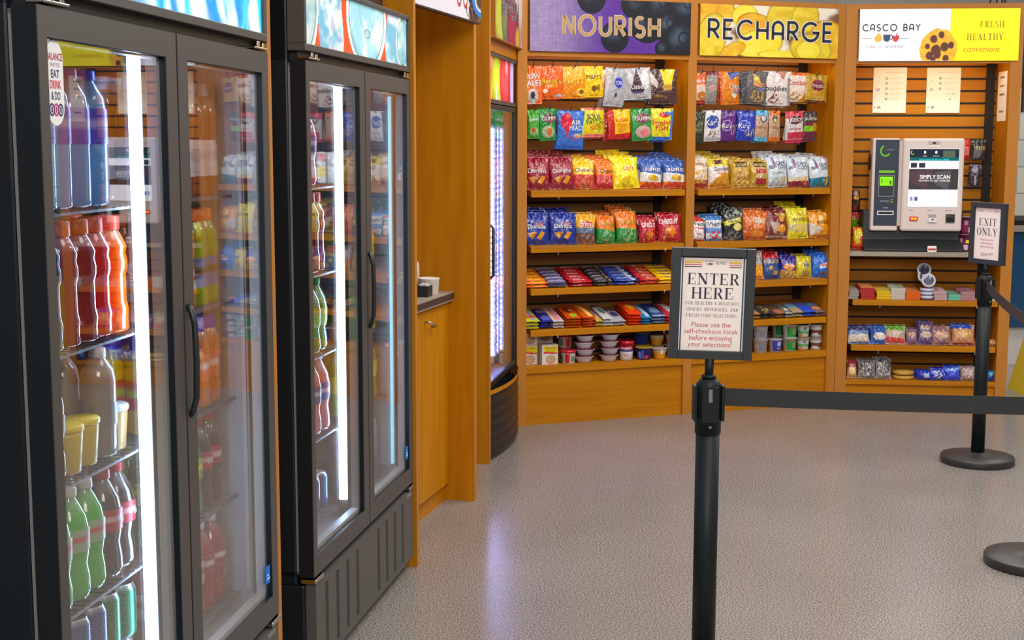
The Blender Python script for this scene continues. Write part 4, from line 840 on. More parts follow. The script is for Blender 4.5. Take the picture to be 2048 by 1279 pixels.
LR2 = [((1379, 1411, 438, 487), 'white and red fruit snack pouch', [b_((214, 206, 206)), ('r', -1, 1, .86, 1, (206, 40, 40)), ('e', 0, .28, .7, .24, (240, 226, 226)), ('r', -1, 1, 0, .06, (170, 40, 50)), ('p', [(-1, .6), (1, .56), (1, .5), (-1, .54)], (190, 30, 60))], [("Welch's", 0, .74, .17, .95, BLK), ('fruit', 0, .3, .1, .5, (206, 60, 80))], 2),
 ((1411, 1446, 433, 487), 'blue and white fruit snack pouch', [b_((214, 216, 226)), ('r', -1, 1, .82, 1, (52, 116, 190)), ('r', -1, 1, .3, .5, (100, 140, 206)), ('n', 0, .22, .7, .16, 6, (206, 60, 90)), ('r', -1, 1, 0, .07, (70, 120, 190))], [("Welch's", 0, .66, .2, .9, BLK)], 2),
 ((1447, 1487, 420, 485), 'black popcorn bag with yellow ribbon', [b_((30, 34, 36)), ('p', [(-1, .6), (.6, .74), (.7, .6), (-.9, .46)], (214, 206, 20)), ('e', .3, .42, .4, .13, (226, 210, 120)), ('n', 0, .8, .9, .2, 7, (150, 160, 150)), ('n', -.2, .15, .8, .14, 8, (120, 120, 116))], [('popcorn', -.1, .61, .08, .9, BLK)], 4),
 ((1483, 1532, 422, 484), 'burnt orange whole grain chip bag', [b_((206, 100, 14)), ('p', [(-1, .4), (0, .5), (1, .3), (1, 0), (-1, 0)], (190, 84, 10)), ('r', -.2, .8, .55, .76, (214, 160, 110)), ('e', .1, .2, .5, .12, (220, 130, 20))], [('Sun', .3, .66, .18, .6, WHT), ('CHIPS', .3, .42, .12, .6, (236, 160, 70))], 2),
 ((1529, 1577, 421, 482), 'maroon whole grain chip bag', [b_((120, 34, 24)), ('p', [(-.7, .6), (.1, .55), (.2, .3), (-.4, .2)], (190, 170, 160)), ('e', .3, .36, .36, .14, (220, 140, 20)), ('p', [(0, .9), (.8, .86), (.5, .6), (.2, .6)], (206, 150, 60)), ('r', -1, 1, .04, .1, (180, 160, 150))], [('harvest', .1, .2, .1, .7, (220, 180, 140))], 3),
 ((1575, 1616, 417, 482), 'yellow baked chip bag', [b_((222, 206, 12)), ('p', [(-1, .5), (1, .45), (1, .2), (-1, .25)], (206, 190, 120)), ('e', .2, .36, .5, .1, (226, 190, 90)), ('e', .15, .78, .2, .06, (190, 140, 30))], [('BAKED', .15, .62, .12, .8, (60, 50, 30))], 4),
 ((1618, 1661, 425, 480), 'orange baked chip bag', [b_((226, 150, 20)), ('p', [(-1, .6), (.1, .35), (-.5, .14), (-1, .1)], (206, 190, 176)), ('e', .1, .78, .3, .08, (226, 190, 120)), ('r', -1, 1, 0, .12, (200, 120, 20))], [('BAKED', .15, .6, .13, .85, (90, 50, 20))], 2)]
LR3 = [((1496, 1526, 503, 560), 'silver and orange snack bag beside the framed notice', [b_((186, 180, 176)), ('r', -1, 1, 0, .5, (232, 140, 20)), ('n', .3, .3, .6, .2, 7, (248, 200, 60))], [('DOTS', .3, .7, .14, .5, (70, 50, 40))], 2),
 ((1526, 1559, 505, 560), 'blue cracker bag with red top', [b_((36, 70, 140)), ('r', -1, 1, .74, 1, (190, 24, 40)), ('e', 0, .3, .7, .16, (60, 96, 150)), ('e', -.2, .4, .25, .08, (206, 150, 50)), ('e', .3, .22, .25, .08, (206, 150, 50))], [('FLAVOR', .1, .64, .14, .9, (250, 206, 20), BLK)], 3),
 ((1560, 1592, 511, 558), 'purple blue peanut bag', [b_((50, 40, 140)), ('r', -1, 1, 0, .34, (176, 130, 60)), ('e', 0, .48, .7, .14, (240, 150, 60)), ('n', 0, .18, .9, .16, 8, (210, 170, 90))], [('Grillo', .05, .55, .14, .8, WHT)], 3),
 ((1591, 1625, 513, 557), 'yellow cookie bag', [b_((214, 190, 14)), ('e', .1, .58, .36, .18, (176, 170, 150)), ('e', 0, .2, .6, .14, (176, 140, 60))], [('BITES', .1, .58, .12, .4, (60, 50, 30))], 2),
 ((1624, 1656, 506, 555), 'bright blue cookie bag', [b_((24, 104, 206)), ('p', [(-.2, .5), (.9, .6), (.9, .38), (-.1, .34)], (226, 226, 236)), ('e', .3, .16, .4, .08, (110, 70, 60))], [('Nabis', .35, .5, .13, .7, (206, 30, 50))], 3)]
ZN = (1.285, .98, .745, .515)
PEGROWS = [('upper pegs', PN1, 'NOURISH'), ('lower pegs', PN2, 'NOURISH'), ('upper pegs', PR1, 'RECHARGE'), ('lower pegs', PR2, 'RECHARGE')]
def pegs(bay, sg_, ub):
    return [((bay.at(px[0], px[2], .028)[0] + bay.at(px[1], px[2], .028)[0]) / 2 - ub, bay.at((px[0] + px[1]) / 2, px[2], .028)[1] - .009) for wh, lst, s_ in PEGROWS if s_ == sg_ for px, *_ in lst]
pn = pegs(BN, 'NOURISH', 0); pr = pegs(BN, 'RECHARGE', 1.02)
unit(BN, 0, 'NOURISH', .0, .967, (-.056, 0), (.967, 1.02), [(ZN[0], .2, 1), (ZN[1], .2, 1), (ZN[2], .28, 0), (ZN[3], .28, 0)], .2, art_berries, let_n, (.297, .33), pn)
unit(BN, 1.02, 'RECHARGE', .0, .907, None, (.907, .967), [(ZN[0], .2, 1), (ZN[1], .2, 1), (ZN[2], .2, 1), (ZN[3], .28, 0)], .2, art_chips, let_r, (.297, .33), pr)
for wh, lst, sg_ in PEGROWS:
    for px, label, ops, texts in lst: hang_line(BN, px, 'snack_bag', label, ops, texts, .03, 2, f'{wh}, {sg_}', f'pegged bags under {sg_}')
def ztop(zm, sl): return lambda w_: zm + .017 + max(w_, 0) * sl
for lst, zm, wh in ((LN1, ZN[0], 'upper chip shelf, NOURISH'), (LN2, ZN[1], 'lower chip shelf, NOURISH'), (LR1, ZN[0], 'upper chip shelf, RECHARGE'), (LR2, ZN[1], 'lower chip shelf, RECHARGE'), (LR3, ZN[2], 'third shelf, RECHARGE')):
    for px, label, ops, texts, n in lst:
        fill_line(BN, 0, px, .032, 'chip_bag', 'bag', label, ops, texts, .054, n, .054, ztop(zm, .2), .2, wh, grp='chip and cracker bags')
# ---- candy bars on the sloping shelves
B3N = [((1040, 1098, 577), 'orange peanut butter cup pack', [b_((236, 110, 14)), ('p', [(-.7, .9), (.3, .9), (.8, .15), (-.2, .15)], (244, 190, 30))], [("Reese's", 0, .5, .4, .6, (150, 60, 10))]),
 ((1097, 1135, 576), 'white and violet cookie bar', [b_((70, 66, 110)), ('r', -1, 1, .25, .8, (150, 140, 190))], [("HERSHEY'S", 0, .5, .4, 1.0, WHT)]),
 ((1137, 1186, 574), 'red wafer bar', [b_((190, 24, 40)), ('r', -1, 1, 0, .12, (160, 16, 30)), ('e', 0, .5, .7, .3, (206, 40, 50))], [('KitKat', -.1, .5, .42, .7, WHT)]),
 ((1185, 1226, 572), 'black chocolate bar', [b_((44, 36, 40)), ('r', -.8, .4, .3, .7, (110, 100, 104)), ('r', .7, 1, .1, .9, (160, 140, 110))], [('DARK', -.2, .5, .3, .5, (206, 200, 200))]),
 ((1226, 1277, 570), 'blue almond bar', [b_((40, 66, 160)), ('r', -.7, .5, .5, .85, (160, 170, 200)), ('e', .55, .35, .25, .25, (200, 206, 216))], [('Almond Joy', -.1, .6, .34, .85, WHT)]),
 ((1278, 1318, 568), 'red caramel bar', [b_((196, 34, 36)), ('p', [(-.8, .9), (.3, .9), (.9, .2), (-.2, .2)], (220, 200, 196)), ('e', .3, .3, .4, .2, (230, 100, 30))], [('ROLO', 0, .6, .36, .6, (150, 30, 30))]),
 ((1316, 1362, 567), 'yellow peanut candy pack', [b_((240, 190, 16)), ('p', [(-.8, .9), (.4, .9), (.8, .3), (-.4, .3)], (110, 80, 80))], [('M&M', 0, .6, .36, .6, WHT)])]
for px, lb, ops, tx in B3N: stack_line(BN, px, 'candy_bar', 'candy bar', lb, ops, tx, .017, 5, 2, ztop(ZN[2], .28), .28, 'third shelf, NOURISH', w0=.006, deep=.046, grp='candy bars on the third shelf')
B4N = [((1048, 1080, 661), 'lime yellow sharing bar', [b_((206, 200, 40)), ('r', -1, 1, .2, .8, (226, 210, 60)), ('r', -.1, .5, .1, .9, (150, 160, 190)), ('r', -1, 1, .25, .33, (206, 60, 60))], 3, .018),
 ((1080, 1107, 660), 'navy foil sharing bar', [b_((34, 38, 130)), ('e', 0, .2, .7, .12, (90, 96, 190)), ('e', .1, .7, .8, .2, (120, 110, 160))], 2, .026),
 ((1107, 1130, 659), 'pink and white sharing bar', [b_((206, 200, 200)), ('r', -.6, .5, .1, .95, (226, 140, 150)), ('r', -.9, -.7, .1, .9, (236, 220, 120))], 3, .016),
 ((1131, 1163, 657), 'burnt orange sharing bar with green leaf', [b_((206, 80, 20)), ('e', .1, .2, .5, .1, (170, 190, 30)), ('e', -.2, .55, .5, .2, (120, 40, 20)), ('e', .1, .5, .2, .06, (236, 210, 170))], 4, .015),
 ((1164, 1191, 655), 'orange sharing bar with yellow letters', [b_((222, 90, 16)), ('p', [(-.5, .9), (.1, .9), (.7, .1), (.1, .1)], (246, 214, 120)), ('r', -1, 1, .0, .06, (190, 60, 20))], 4, .015),
 ((1191, 1206, 654), 'narrow tan sharing bar', [b_((196, 170, 120)), ('e', 0, .6, .6, .3, (150, 130, 130)), ('e', 0, .1, .8, .12, (206, 170, 60))], 2, .02),
 ((1206, 1227, 653), 'white boxed sharing bar with green leaf', [b_((206, 206, 204)), ('e', 0, .5, .5, .2, (90, 130, 110)), ('r', -1, 1, .85, 1, (60, 60, 66))], 3, .017),
 ((1226, 1252, 652), 'silver and violet sharing bar', [b_((176, 172, 180)), ('e', 0, .45, .6, .18, (70, 66, 130)), ('r', -1, 1, .7, 1, (110, 104, 120))], 2, .017),
 ((1255, 1284, 650), 'bright red orange sharing pack', [b_((232, 66, 16)), ('e', .1, .5, .6, .2, (240, 150, 20)), ('e', .1, .5, .35, .1, (250, 190, 40))], 4, .017),
 ((1283, 1304, 649), 'turquoise sharing bar', [b_((34, 130, 190)), ('p', [(-.6, .9), (.2, .9), (.8, .1), (.0, .1)], (190, 214, 220))], 3, .015),
 ((1304, 1332, 648), 'dark blue sharing bar', [b_((40, 70, 130)), ('e', 0, .4, .7, .2, (120, 150, 190)), ('r', -1, 1, .05, .12, (170, 190, 214))], 3, .017),
 ((1332, 1362, 647), 'red and white sharing bar', [b_((190, 50, 60)), ('p', [(-.6, .9), (.4, .9), (.8, .3), (-.2, .3)], (226, 220, 226))], 3, .016)]
for px, lb, ops, n, T in B4N: stack_line(BN, px, 'sharing_bar', 'candy bar', lb, ops, [], T, 1, n, ztop(ZN[3], .28), .28, 'fourth shelf, NOURISH', w0=.006, deep=.2, grp='sharing bars on the fourth shelf')
B4R = [((1490, 1522, 642), 'lime and grey snack pack', [b_((120, 120, 112)), ('p', [(-.8, .95), (0, .95), (.6, .4), (-.2, .4)], (190, 206, 20)), ('n', 0, .2, .9, .3, 6, (206, 120, 60))], 2, .02),
 ((1522, 1548, 640), 'black snack pack with gold nuts', [b_((60, 56, 52)), ('n', 0, .5, .8, .4, 7, (150, 130, 90)), ('e', .4, .3, .3, .1, (206, 170, 60))], 2, .02),
 ((1548, 1575, 639), 'brown cookie pack', [b_((96, 74, 62)), ('e', 0, .2, .8, .16, (170, 110, 80))], 2, .018),
 ((1570, 1586, 639), 'grey striped protein bar', [b_((110, 110, 114)), ('e', .1, .3, .6, .1, (226, 214, 214)), ('r', -1, 1, 0, .1, (170, 168, 168))], 2, .018),
 ((1586, 1608, 638), 'tan and blue snack bar', [b_((170, 150, 120)), ('r', -1, 1, .4, .75, (110, 160, 190)), ('r', -1, 1, .75, 1, (130, 124, 120))], 2, .02),
 ((1607, 1632, 637), 'royal blue snack bar', [b_((64, 84, 180)), ('r', -.8, .8, .55, 1, (96, 104, 160)), ('r', -.9, .9, .1, .4, (50, 80, 210))], 2, .02),
 ((1631, 1653, 636), 'coral and blue snack bar', [b_((120, 100, 110)), ('r', -1, 1, .6, 1, (90, 140, 180)), ('e', 0, .35, .9, .12, (236, 140, 90))], 2, .017)]
for px, lb, ops, n, T in B4R: stack_line(BN, px, 'snack_bar', 'snack bar', lb, ops, [], T, 1, n, ztop(ZN[3], .28), .28, 'fourth shelf, RECHARGE', w0=.006, deep=.16, grp='snack bars under RECHARGE')
# ---- cups and bowls on the base ledges
def cup(rb, rt, H, bands, lid, lidc, patches=(), texts=(), lip=.003):
    m = MB(); rz = lambda v: rb + (rt - rb) * v
    pr = [(rb * .94, 0)]; cs = [bands[0][2]]
    for v0, v1, c in bands: pr += [(rz(v0), v0 * H + .0006), (rz(v1), v1 * H - .0002)]; cs += [c, c]
    pr += [(rt + lip, H), (rt + lip, H + lid), (rt * .97, H + lid), (rt * .9, H + lid - .001), (0, H + lid - .001)]; cs += [lidc] * 5
    m.lathe(pr, 28, cols=cs)
    for a0, a1, v0, v1, c in patches:
        n = 8; v = []; 
        for i in range(n + 1):
            a = R(a0 + (a1 - a0) * i / n)
            for vv in (v0, v1): r_ = rz(vv) + .0007; v.append((r_ * math.sin(a), -r_ * math.cos(a), vv * H))
        m.add(v, [(2 * i, 2 * i + 2, 2 * i + 3, 2 * i + 1) for i in range(n)], 0, c)
    for s_, h, v, mw, c in texts:
        m.text(s_, h, lambda x, z: ((rz(z / H) + .0015) * math.sin(x / rt), -(rz(z / H) + .0015) * math.cos(x / rt), z), 0, v * H, c, mw, bold=.006)
    return m
def put(o, bay, px, py, w_, z, label, cat, grp, rz=None):
    rz = (-.5 if cat == 'cup' else 0) if rz is None else rz
    u, _ = bay.at(px, py, w_); o.location = bay.pt(u, w_, z); o.rotation_euler = (0, 0, bay.rot + rz); return tag(o, label, cat, grp)
def putdup(o, bay, px, py, w_, z, label, rz=0):
    u, _ = bay.at(px, py, w_); return dup(o, bay.pt(u, w_, z), (0, 0, bay.rot + rz), label)
ZL = .331; UN_ = 'base ledge under NOURISH'; UR_ = 'base ledge under RECHARGE'
def carton():
    m = MB(); w_, d_, h_ = .098, .07, .112
    m.box(-w_ / 2, w_ / 2, 0, d_, 0, h_, col=(206, 196, 186))
    def P(U, V): return U * w_ / 2, -.0005 + 0 * U, V * h_
    m.grid(P, 26, 30, [b_((216, 206, 196)), ('r', -.8, .95, .58, .92, (240, 214, 30)), ('p', [(-.8, .56), (.95, .5), (.95, .58), (-.8, .66)], (206, 50, 60)), ('e', .1, .24, .6, .22, (176, 140, 120)), ('e', .1, .26, .42, .14, (206, 170, 120)), ('e', .2, .26, .2, .08, (170, 160, 110))], smooth=False)
    m.text('Maruchan', .013, FL(-.0012), .004, .093, (60, 60, 90), .08, bold=.008); m.text('INSTANT LUNCH', .007, FL(-.0012), .004, .077, (90, 70, 60), .06)
    return m
cx_ = carton().build('soup_carton', M['paper'], bevel=.002); G_ = 'soup cartons on the base ledge'
put(cx_, BN, 1100, 735, .05, ZL, f'yellow and cream noodle carton standing alone in front, {UN_}', 'carton', G_, .05)
putdup(cx_, BN, 1058, 740, .08, ZL, f'yellow and cream noodle carton below another at the stile, {UN_}')
putdup(cx_, BN, 1058, 740, .08, ZL + .1125, f'yellow and cream noodle carton on top of another at the stile, {UN_}')
putdup(cx_, BN, 1089, 735, .16, ZL, f'yellow and cream noodle carton behind, lower of two, {UN_}')
putdup(cx_, BN, 1089, 735, .16, ZL + .1125, f'yellow and cream noodle carton behind, upper of two, NOURISH')
o = cup(.036, .042, .062, [(0, .1, (196, 190, 180)), (.1, .9, (190, 186, 176)), (.9, 1, (206, 196, 186))], .014, (196, 24, 44), [(-20, 20, .1, .9, (196, 30, 40)), (30, 70, .2, .7, (110, 130, 90)), (-75, -35, .2, .8, (120, 130, 110))]).build('soup_cup', M['tub'])
put(o, BN, 1136, 733, .06, ZL, f'small soup cup with red lid in front of another, {UN_}', 'cup', 'red lidded soup cups')
putdup(o, BN, 1130, 725, .16, ZL + .0765, f'small soup cup with red lid, upper one at the back, {UN_}'); putdup(o, BN, 1130, 725, .16, ZL, f'small soup cup with red lid, lower one at the back, {UN_}')
# stacked plastic bowls
def bowl():
    m = MB(); m.lathe([(.036, 0), (.038, .001), (.05, .029), (.0505, .031), (.057, .032), (.0575, .0345), (.05, .035)], 30, col=(206, 204, 214))
    return m
bo = bowl().build('snack_bowl', M['tub'])
KL = MB().lathe([(.05, .0351), (.056, .0355), (.0565, .038), (.045, .0392), (0, .039)], 30, col=(110, 24, 44)).build('lid', M['tub'], bo)
KIDS[bo.name] = [KL]
GB = 'lidded bowls stacked on the ledge'
for i, (px, nm) in enumerate(((1167, 'cartons'), (1217, 'red soup cup'))):
    for k in range(4):
        lb = f'white bowl with dark red lid, {["bottom", "second", "third", "top"][k]} of the stack nearer the {nm}'
        if i == 0 and k == 0: put(bo, BN, px, 730, .07, ZL, lb, 'bowl', GB)
        else: putdup(bo, BN, px + (k % 2) * 2, 730, .07, ZL + k * .0398, lb, k * .4)
o = cup(.036, .042, .094, [(0, .55, (222, 218, 220)), (.55, .66, (52, 70, 140)), (.66, 1, (196, 24, 44))], .018, (190, 16, 40), [(-30, 20, .12, .5, (206, 196, 196)), (-10, 25, .25, .4, (190, 150, 150))], [("Campbell's", .017, .8, .075, WHT)]).build('soup_cup', M['tub'])
put(o, BN, 1252, 729, .06, ZL, f'tall red and white soup cup beside the bowl stacks, {UN_}', 'cup', 'tall soup cups')
o = cup(.038, .048, .068, [(0, 1, (40, 58, 160))], .002, (216, 176, 20), [(-40, -20, .1, .7, (120, 140, 206)), (10, 40, .1, .4, (196, 40, 60)), (-15, 5, .1, .8, (60, 84, 190))], lip=.004).build('pasta_cup', M['tub'])
put(o, BN, 1287, 728, .06, ZL, f'blue pasta cup with yellow foil lid in front, {UN_}', 'cup', 'blue pasta cups')
putdup(o, BN, 1281, 722, .17, ZL + .072, f'blue pasta cup raised at the back on another, {UN_}', 2.2); putdup(o, BN, 1281, 722, .17, ZL, f'blue pasta cup at the back under its twin, {UN_}', 2.2)
o = cup(.03, .043, .058, [(0, .1, (210, 160, 60)), (.1, .72, (206, 140, 30)), (.72, 1, (196, 180, 150))], .002, (206, 190, 176), [(15, 35, .5, .95, (226, 220, 216))]).build('fruit_cup', M['tub'])
put(o, BN, 1318, 727, .05, ZL, f'orange fruit cup in front beside the blue pasta cup, {UN_}', 'cup', 'orange fruit cups')
for px, w_, z, lb in ((1352, .05, 0, 'in front, behind the framed notice'), (1312, .16, .0, 'at the back, lower of two'), (1312, .16, .062, 'at the back, upper of two'), (1343, .16, 0, 'far back by the divider, lower of two'), (1343, .16, .062, 'far back by the divider, upper of two')):
    putdup(o, BN, px, 727, w_, ZL + z, f'orange fruit cup {lb}, {UN_}', .3)
m = bag(MB(), .06, .035, .012, [b_((196, 36, 34)), ('e', 0, .5, .5, .3, (236, 190, 40))], [], 3, 12, 10).build('candy_pack', M['bar'])
put(m, BN, 1394, 716, .03, ZL, f'small red candy pack by the divider, {UR_}', 'candy', None)
CUPS = [((1520, 714), 2, 'white noodle cup with grey picture', cup(.037, .043, .078, [(0, 1, (206, 206, 214))], .002, (196, 190, 190), [(-10, 40, .15, .65, (130, 120, 120)), (-60, -15, .5, .65, (150, 160, 180)), (-5, 8, .2, .5, (80, 110, 190))])),
 ((1549, 712), 1, 'blue and white cereal cup', cup(.035, .041, .075, [(0, 1, (206, 204, 212))], .002, (196, 200, 206), [(-20, 75, .1, .92, (44, 50, 160)), (20, 60, .5, .85, (170, 180, 214)), (20, 50, .25, .4, (196, 130, 70))])),
 ((1578, 711), 2, 'green and white cereal cup', cup(.036, .042, .078, [(0, 1, (216, 222, 216))], .002, (200, 206, 200), [(-25, 80, .1, .9, (24, 140, 50)), (25, 60, .3, .7, (150, 130, 110)), (0, 40, .75, .95, (170, 90, 70))])),
 ((1605, 710), 2, 'pale green oatmeal cup', cup(.031, .038, .074, [(0, .2, (180, 160, 140)), (.2, .3, (206, 200, 190)), (.3, .58, (110, 160, 110)), (.58, 1, (206, 206, 198))], .003, (170, 166, 140), [(0, 30, .62, .9, (120, 124, 136)), (-40, 0, .05, .28, (196, 130, 90))])),
 ((1630, 709), 2, 'brown and white oatmeal cup', cup(.031, .038, .074, [(0, .2, (196, 186, 180)), (.2, .6, (110, 62, 56)), (.6, 1, (206, 202, 198))], .003, (150, 140, 130), [(-40, 20, .18, .34, (214, 200, 190))]))]
for (px, py), n, lb, m in CUPS:
    o = m.build('food_cup', M['tub']); H = max(v[2] for v in m.v)
    put(o, BN, px, py, .06, ZL, f'{lb}{", bottom of its stack" if n > 1 else " standing alone"}, {UR_}', 'cup', 'food cups on the RECHARGE ledge')
    if n > 1: putdup(o, BN, px, py, .06, ZL + H + .001, f'{lb}, top of its stack, {UR_}', -.5)
    if px == 1578: putdup(o, BN, 1556, 706, .17, ZL, f'{lb}, far back below another, {UR_}', -.5); putdup(o, BN, 1556, 706, .17, ZL + H + .001, f'{lb}, far back on another, {UR_}', -.5)
# ------------------------------------------------------------------ kiosk unit
ku = unit(BK, 0, 'CASCO BAY', .07, .947, (.003, .07), (.947, 1.012), [(.62, .06, 0), (.345, .06, 0)], 0, art_kiosk, let_k, (.128, .15))
MB().box(.07, .947, -.004, .3, .90, .926).build('worktop', M['laminate'], ku)['label'] = 'grey laminate worktop'
def paper(name, label, loc, rz, w_, h_, deco, par=None):
    m = MB(); m.box(-w_ / 2, w_ / 2, -.001, .001, 0, h_, col=(255, 250, 234)); deco(m); o = m.build(name, M['paper'], None, loc, rz); return tag(o, label, 'notice', 'printed notices around the kiosk')
def deco(n, ext):
    def f(m):
        y = FL(-.0018); w_, h_ = .2, .262
        m.text('HOW TO CHECK OUT', .009, y, .03, h_ - .02, (206, 190, 170), .12)
        for k in range(n):
            z = h_ - .055 - k * .031
            m.strokes([arc(-.02, z, .006, .006, 0, 360, 12)], .004, y, (130, 170, 60)); m.box(0, .08, -.0018, -.0012, z + .002, z + .004, col=(226, 214, 190)).box(0, .06, -.0018, -.0012, z - .004, z - .002, col=(226, 214, 190))
        m.box(-.08, -.06, -.0018, -.0012, h_ - .13, h_ - .115, col=(206, 190, 196)).box(-.074, -.066, -.0018, -.0012, h_ - .072, h_ - .068, col=(226, 190, 190))
        m.box(-.07, -.052, -.0018, -.0012, .034, .038, col=(90, 80, 76)).box(-.07, -.052, -.0018, -.0012, .028, .032, col=(90, 80, 76)).box(-.09, -.082, -.0018, -.0012, .031, .036, col=(170, 120, 100))
        if ext: m.box(.02, .03, -.0018, -.0012, .112, .118, col=(226, 190, 180)).box(.036, .046, -.0018, -.0012, .112, .118, col=(226, 190, 180)).box(.055, .066, -.0018, -.0012, .11, .116, col=(200, 170, 170)).box(.036, .044, -.0018, -.0012, .078, .084, col=(110, 100, 100))
    return f
for x0, x1, lb, nd in ((1744.5, 1814.5, 'cream paper notice with five green step circles on the slatwall', (5, 0)), (1851, 1922.5, 'cream paper notice with three green step circles on the slatwall', (3, 1))):
    ua, za = BK.at(x0, 225.5, .297); ub, zb = BK.at(x1, 135, .297)
    paper('paper_notice', lb, BK.pt((ua + ub) / 2, .2975, za), BK.rot, ub - ua, zb - za, deco(*nd))
def deco2(m):
    for z, c in ((.25, (150, 140, 130)), (.2, (170, 150, 140)), (.15, (120, 120, 110)), (.05, (150, 150, 150))): m.box(-.05, .05, -.0018, -.0012, z, z + .012, col=c)
u, z = BK.at(2008, 230, .12)
paper('paper_notice', "white paper notice taped inside the kiosk unit's far side", BK.pt(.9455, .15, 1.70), BK.rot - PI / 2, .2, .29, deco2)
# ---- self-checkout kiosk
KX = lambda x, y=370: BK.at(x, y, .05)[0]
u0 = KX(1743); u1 = KX(1926); z0 = BK.at(1830, 462, .05)[1]; z1 = BK.at(1830, 276, .05)[1]
km = thing('checkout_kiosk', 'white self-checkout kiosk with lit screen on the worktop', 'kiosk', BK.pt(u0, .05, .927), BK.rot)
kw = u1 - u0; kb = z0 - .927; kt = z1 - .927; s0 = KX(1798) - u0; s1 = KX(1803) - u0
MB().prism([(-.02, 0), (-.02, .012), (.05, .07), (.06, kb + .12), (.2, kb + .12), (.22, 0)], -.035, kw + .02).build('stand', M['black'], km, bevel=.004)
MB().lathe([(.0, 0), (.05, 0), (.05, .03), (0, .03)], 24, (-.005, .09, kt - .14), axis='x').build('side_speaker', M['black'], km)
tw = MB().box(0, s0, 0, .11, kb, kt).build('payment_tower', M['kiosk'], km, bevel=.01)
m = MB(); m.box(.017, s0 - .006, -.003, 0, kb + .032, kt - .009, col=(52, 58, 74))
y = FL(-.0036); xc = (s0 + .012) / 2
m.strokes([arc(xc - .012, kt - .075, .027, .03, 110, 330, 16)], .009, y, (110, 200, 30)); m.text('avenue', .011, y, xc + .018, kt - .066, (150, 160, 170), .07)
m.box(xc - .045, xc + .045, -.0036, -.003, kb + .345, kb + .36, col=(130, 200, 30)).box(xc - .046, xc + .046, -.0034, -.003, kb + .205, kb + .332, col=(150, 150, 156)).box(xc - .043, xc + .043, -.0038, -.003, kb + .208, kb + .329, col=(52, 56, 60))
m.text('avenue', .013, y, xc - .008, kb + .18, (190, 200, 206), .07); m.strokes([arc(xc + .037, kb + .18, .008, .009, 60, 320, 10)], .004, y, (110, 200, 30))
m.text('CARD', .008, y, xc, kb + .138, (200, 206, 210), .04)
m.box(xc - .048, xc + .048, -.0038, -.003, kb + .095, kb + .12, col=(214, 214, 214)).box(xc - .042, xc + .042, -.0042, -.003, kb + .101, kb + .114, col=(16, 18, 20))
m.build('navy_face_panel', M['satin'], tw)
m = MB(); m.box(xc - .038, xc + .036, -.0046, -.0036, kb + .27, kb + .322, col=(120, 214, 20)).box(xc - .03, xc - .024, -.005, -.0044, kb + .284, kb + .31, col=(40, 70, 20)).box(xc - .015, xc + .012, -.005, -.0044, kb + .29, kb + .293, col=(60, 110, 20)).box(xc - .015, xc + .012, -.005, -.0044, kb + .302, kb + .305, col=(60, 110, 20))
m.box(xc + .018, xc + .028, -.005, -.0044, kb + .276, kb + .3, col=(50, 80, 20)); m.build('green_display', M['screen'], tw)
hs = MB().box(s1, kw, -.012, .12, kb, kt).build('screen_housing', M['kiosk'], km, bevel=.014)
MB().box(s0 - .004, s1 + .004, .02, .09, kb + .03, kt - .02).build('joining_bracket', M['kiosk'], km)
SX = lambda x: KX(x) - u0
SZ = lambda y_: BK.at(1860, y_, .04)[1] - .927
xa, xb, za, zb = SX(1816.5), SX(1914.5), SZ(413), SZ(298)
m = MB(); ops = [b_((236, 236, 250)), ('r', -1, 1, .84, 1, (26, 30, 46)), ('r', .35, .86, .86, .97, (70, 84, 70)), ('r', -1, 1, .79, .85, (10, 84, 84)), ('r', -.95, -.68, .68, .77, (40, 40, 46)), ('r', -.62, -.35, .68, .77, (40, 42, 46)), ('r', -1, 1, .29, .66, (52, 48, 50)), ('p', [(-1, .6), (0, .66), (-.3, .3), (-1, .45)], (70, 52, 56)), ('p', [(.1, .6), (.7, .64), (.6, .3), (0, .4)], (72, 70, 72)), ('r', -.92, -.84, .1, .18, (70, 70, 130)), ('r', -.82, -.79, .1, .18, (70, 70, 130)), ('r', -.76, -.7, .1, .18, (70, 70, 130)), ('r', -.67, -.62, .1, .18, (70, 70, 130)), ('r', -.785, -.76, .03, .09, (150, 60, 130))]
m.grid(lambda U, V: (xa + (U + 1) / 2 * (xb - xa), -.0135, za + V * (zb - za)), 60, 66, ops, smooth=False)
y = FL(-.0142); sw = xb - xa; sh_ = zb - za; xm = (xa + xb) / 2
m.strokes([arc(xa + .016, za + sh_ * .94, .009, .011, 110, 330, 10)], .004, y, (110, 200, 40)); m.text('Login', .008, y, xm - .055, za + sh_ * .885, (200, 206, 214), .04); m.text('Account', .008, y, xm + .01, za + sh_ * .885, (200, 206, 214), .045)
for dx in (-.055, .01): m.strokes([arc(xm + dx, za + sh_ * .945, .004, .006, 0, 360, 10)], .005, y, (226, 230, 236))
m.text('Food & Drink Products in a Mobile', .011, y, xm, za + sh_ * .82, (60, 220, 230), .17)
m.text('SIMPLY SCAN', .024, y, xm + .008, za + sh_ * .52, WHT, .175, bold=.008); m.text('AN ITEM TO GET STARTED', .011, y, xm + .006, za + sh_ * .455, (220, 220, 226), .2, bold=.004)
m.build('screen', M['screen'], hs)
MB().box(xa - .005, xb + .005, -.0133, -.0125, za - .005, zb + .005).build('screen_bezel', M['white'], hs)
m = MB(); xq = (s1 + kw) / 2; m.box(xq - .035, xq + .035, -.0135, -.0115, kt - .038, kt - .018, col=(190, 176, 172)).box(xq - .01, xq + .01, -.0145, -.013, kt - .033, kt - .023, col=(30, 30, 34)).box(xq - .035, xq + .035, -.0136, -.0115, kt - .052, kt - .043, col=(240, 226, 214)); m.build('camera', M['satin'], hs)
m = MB(); z_ = za - .022
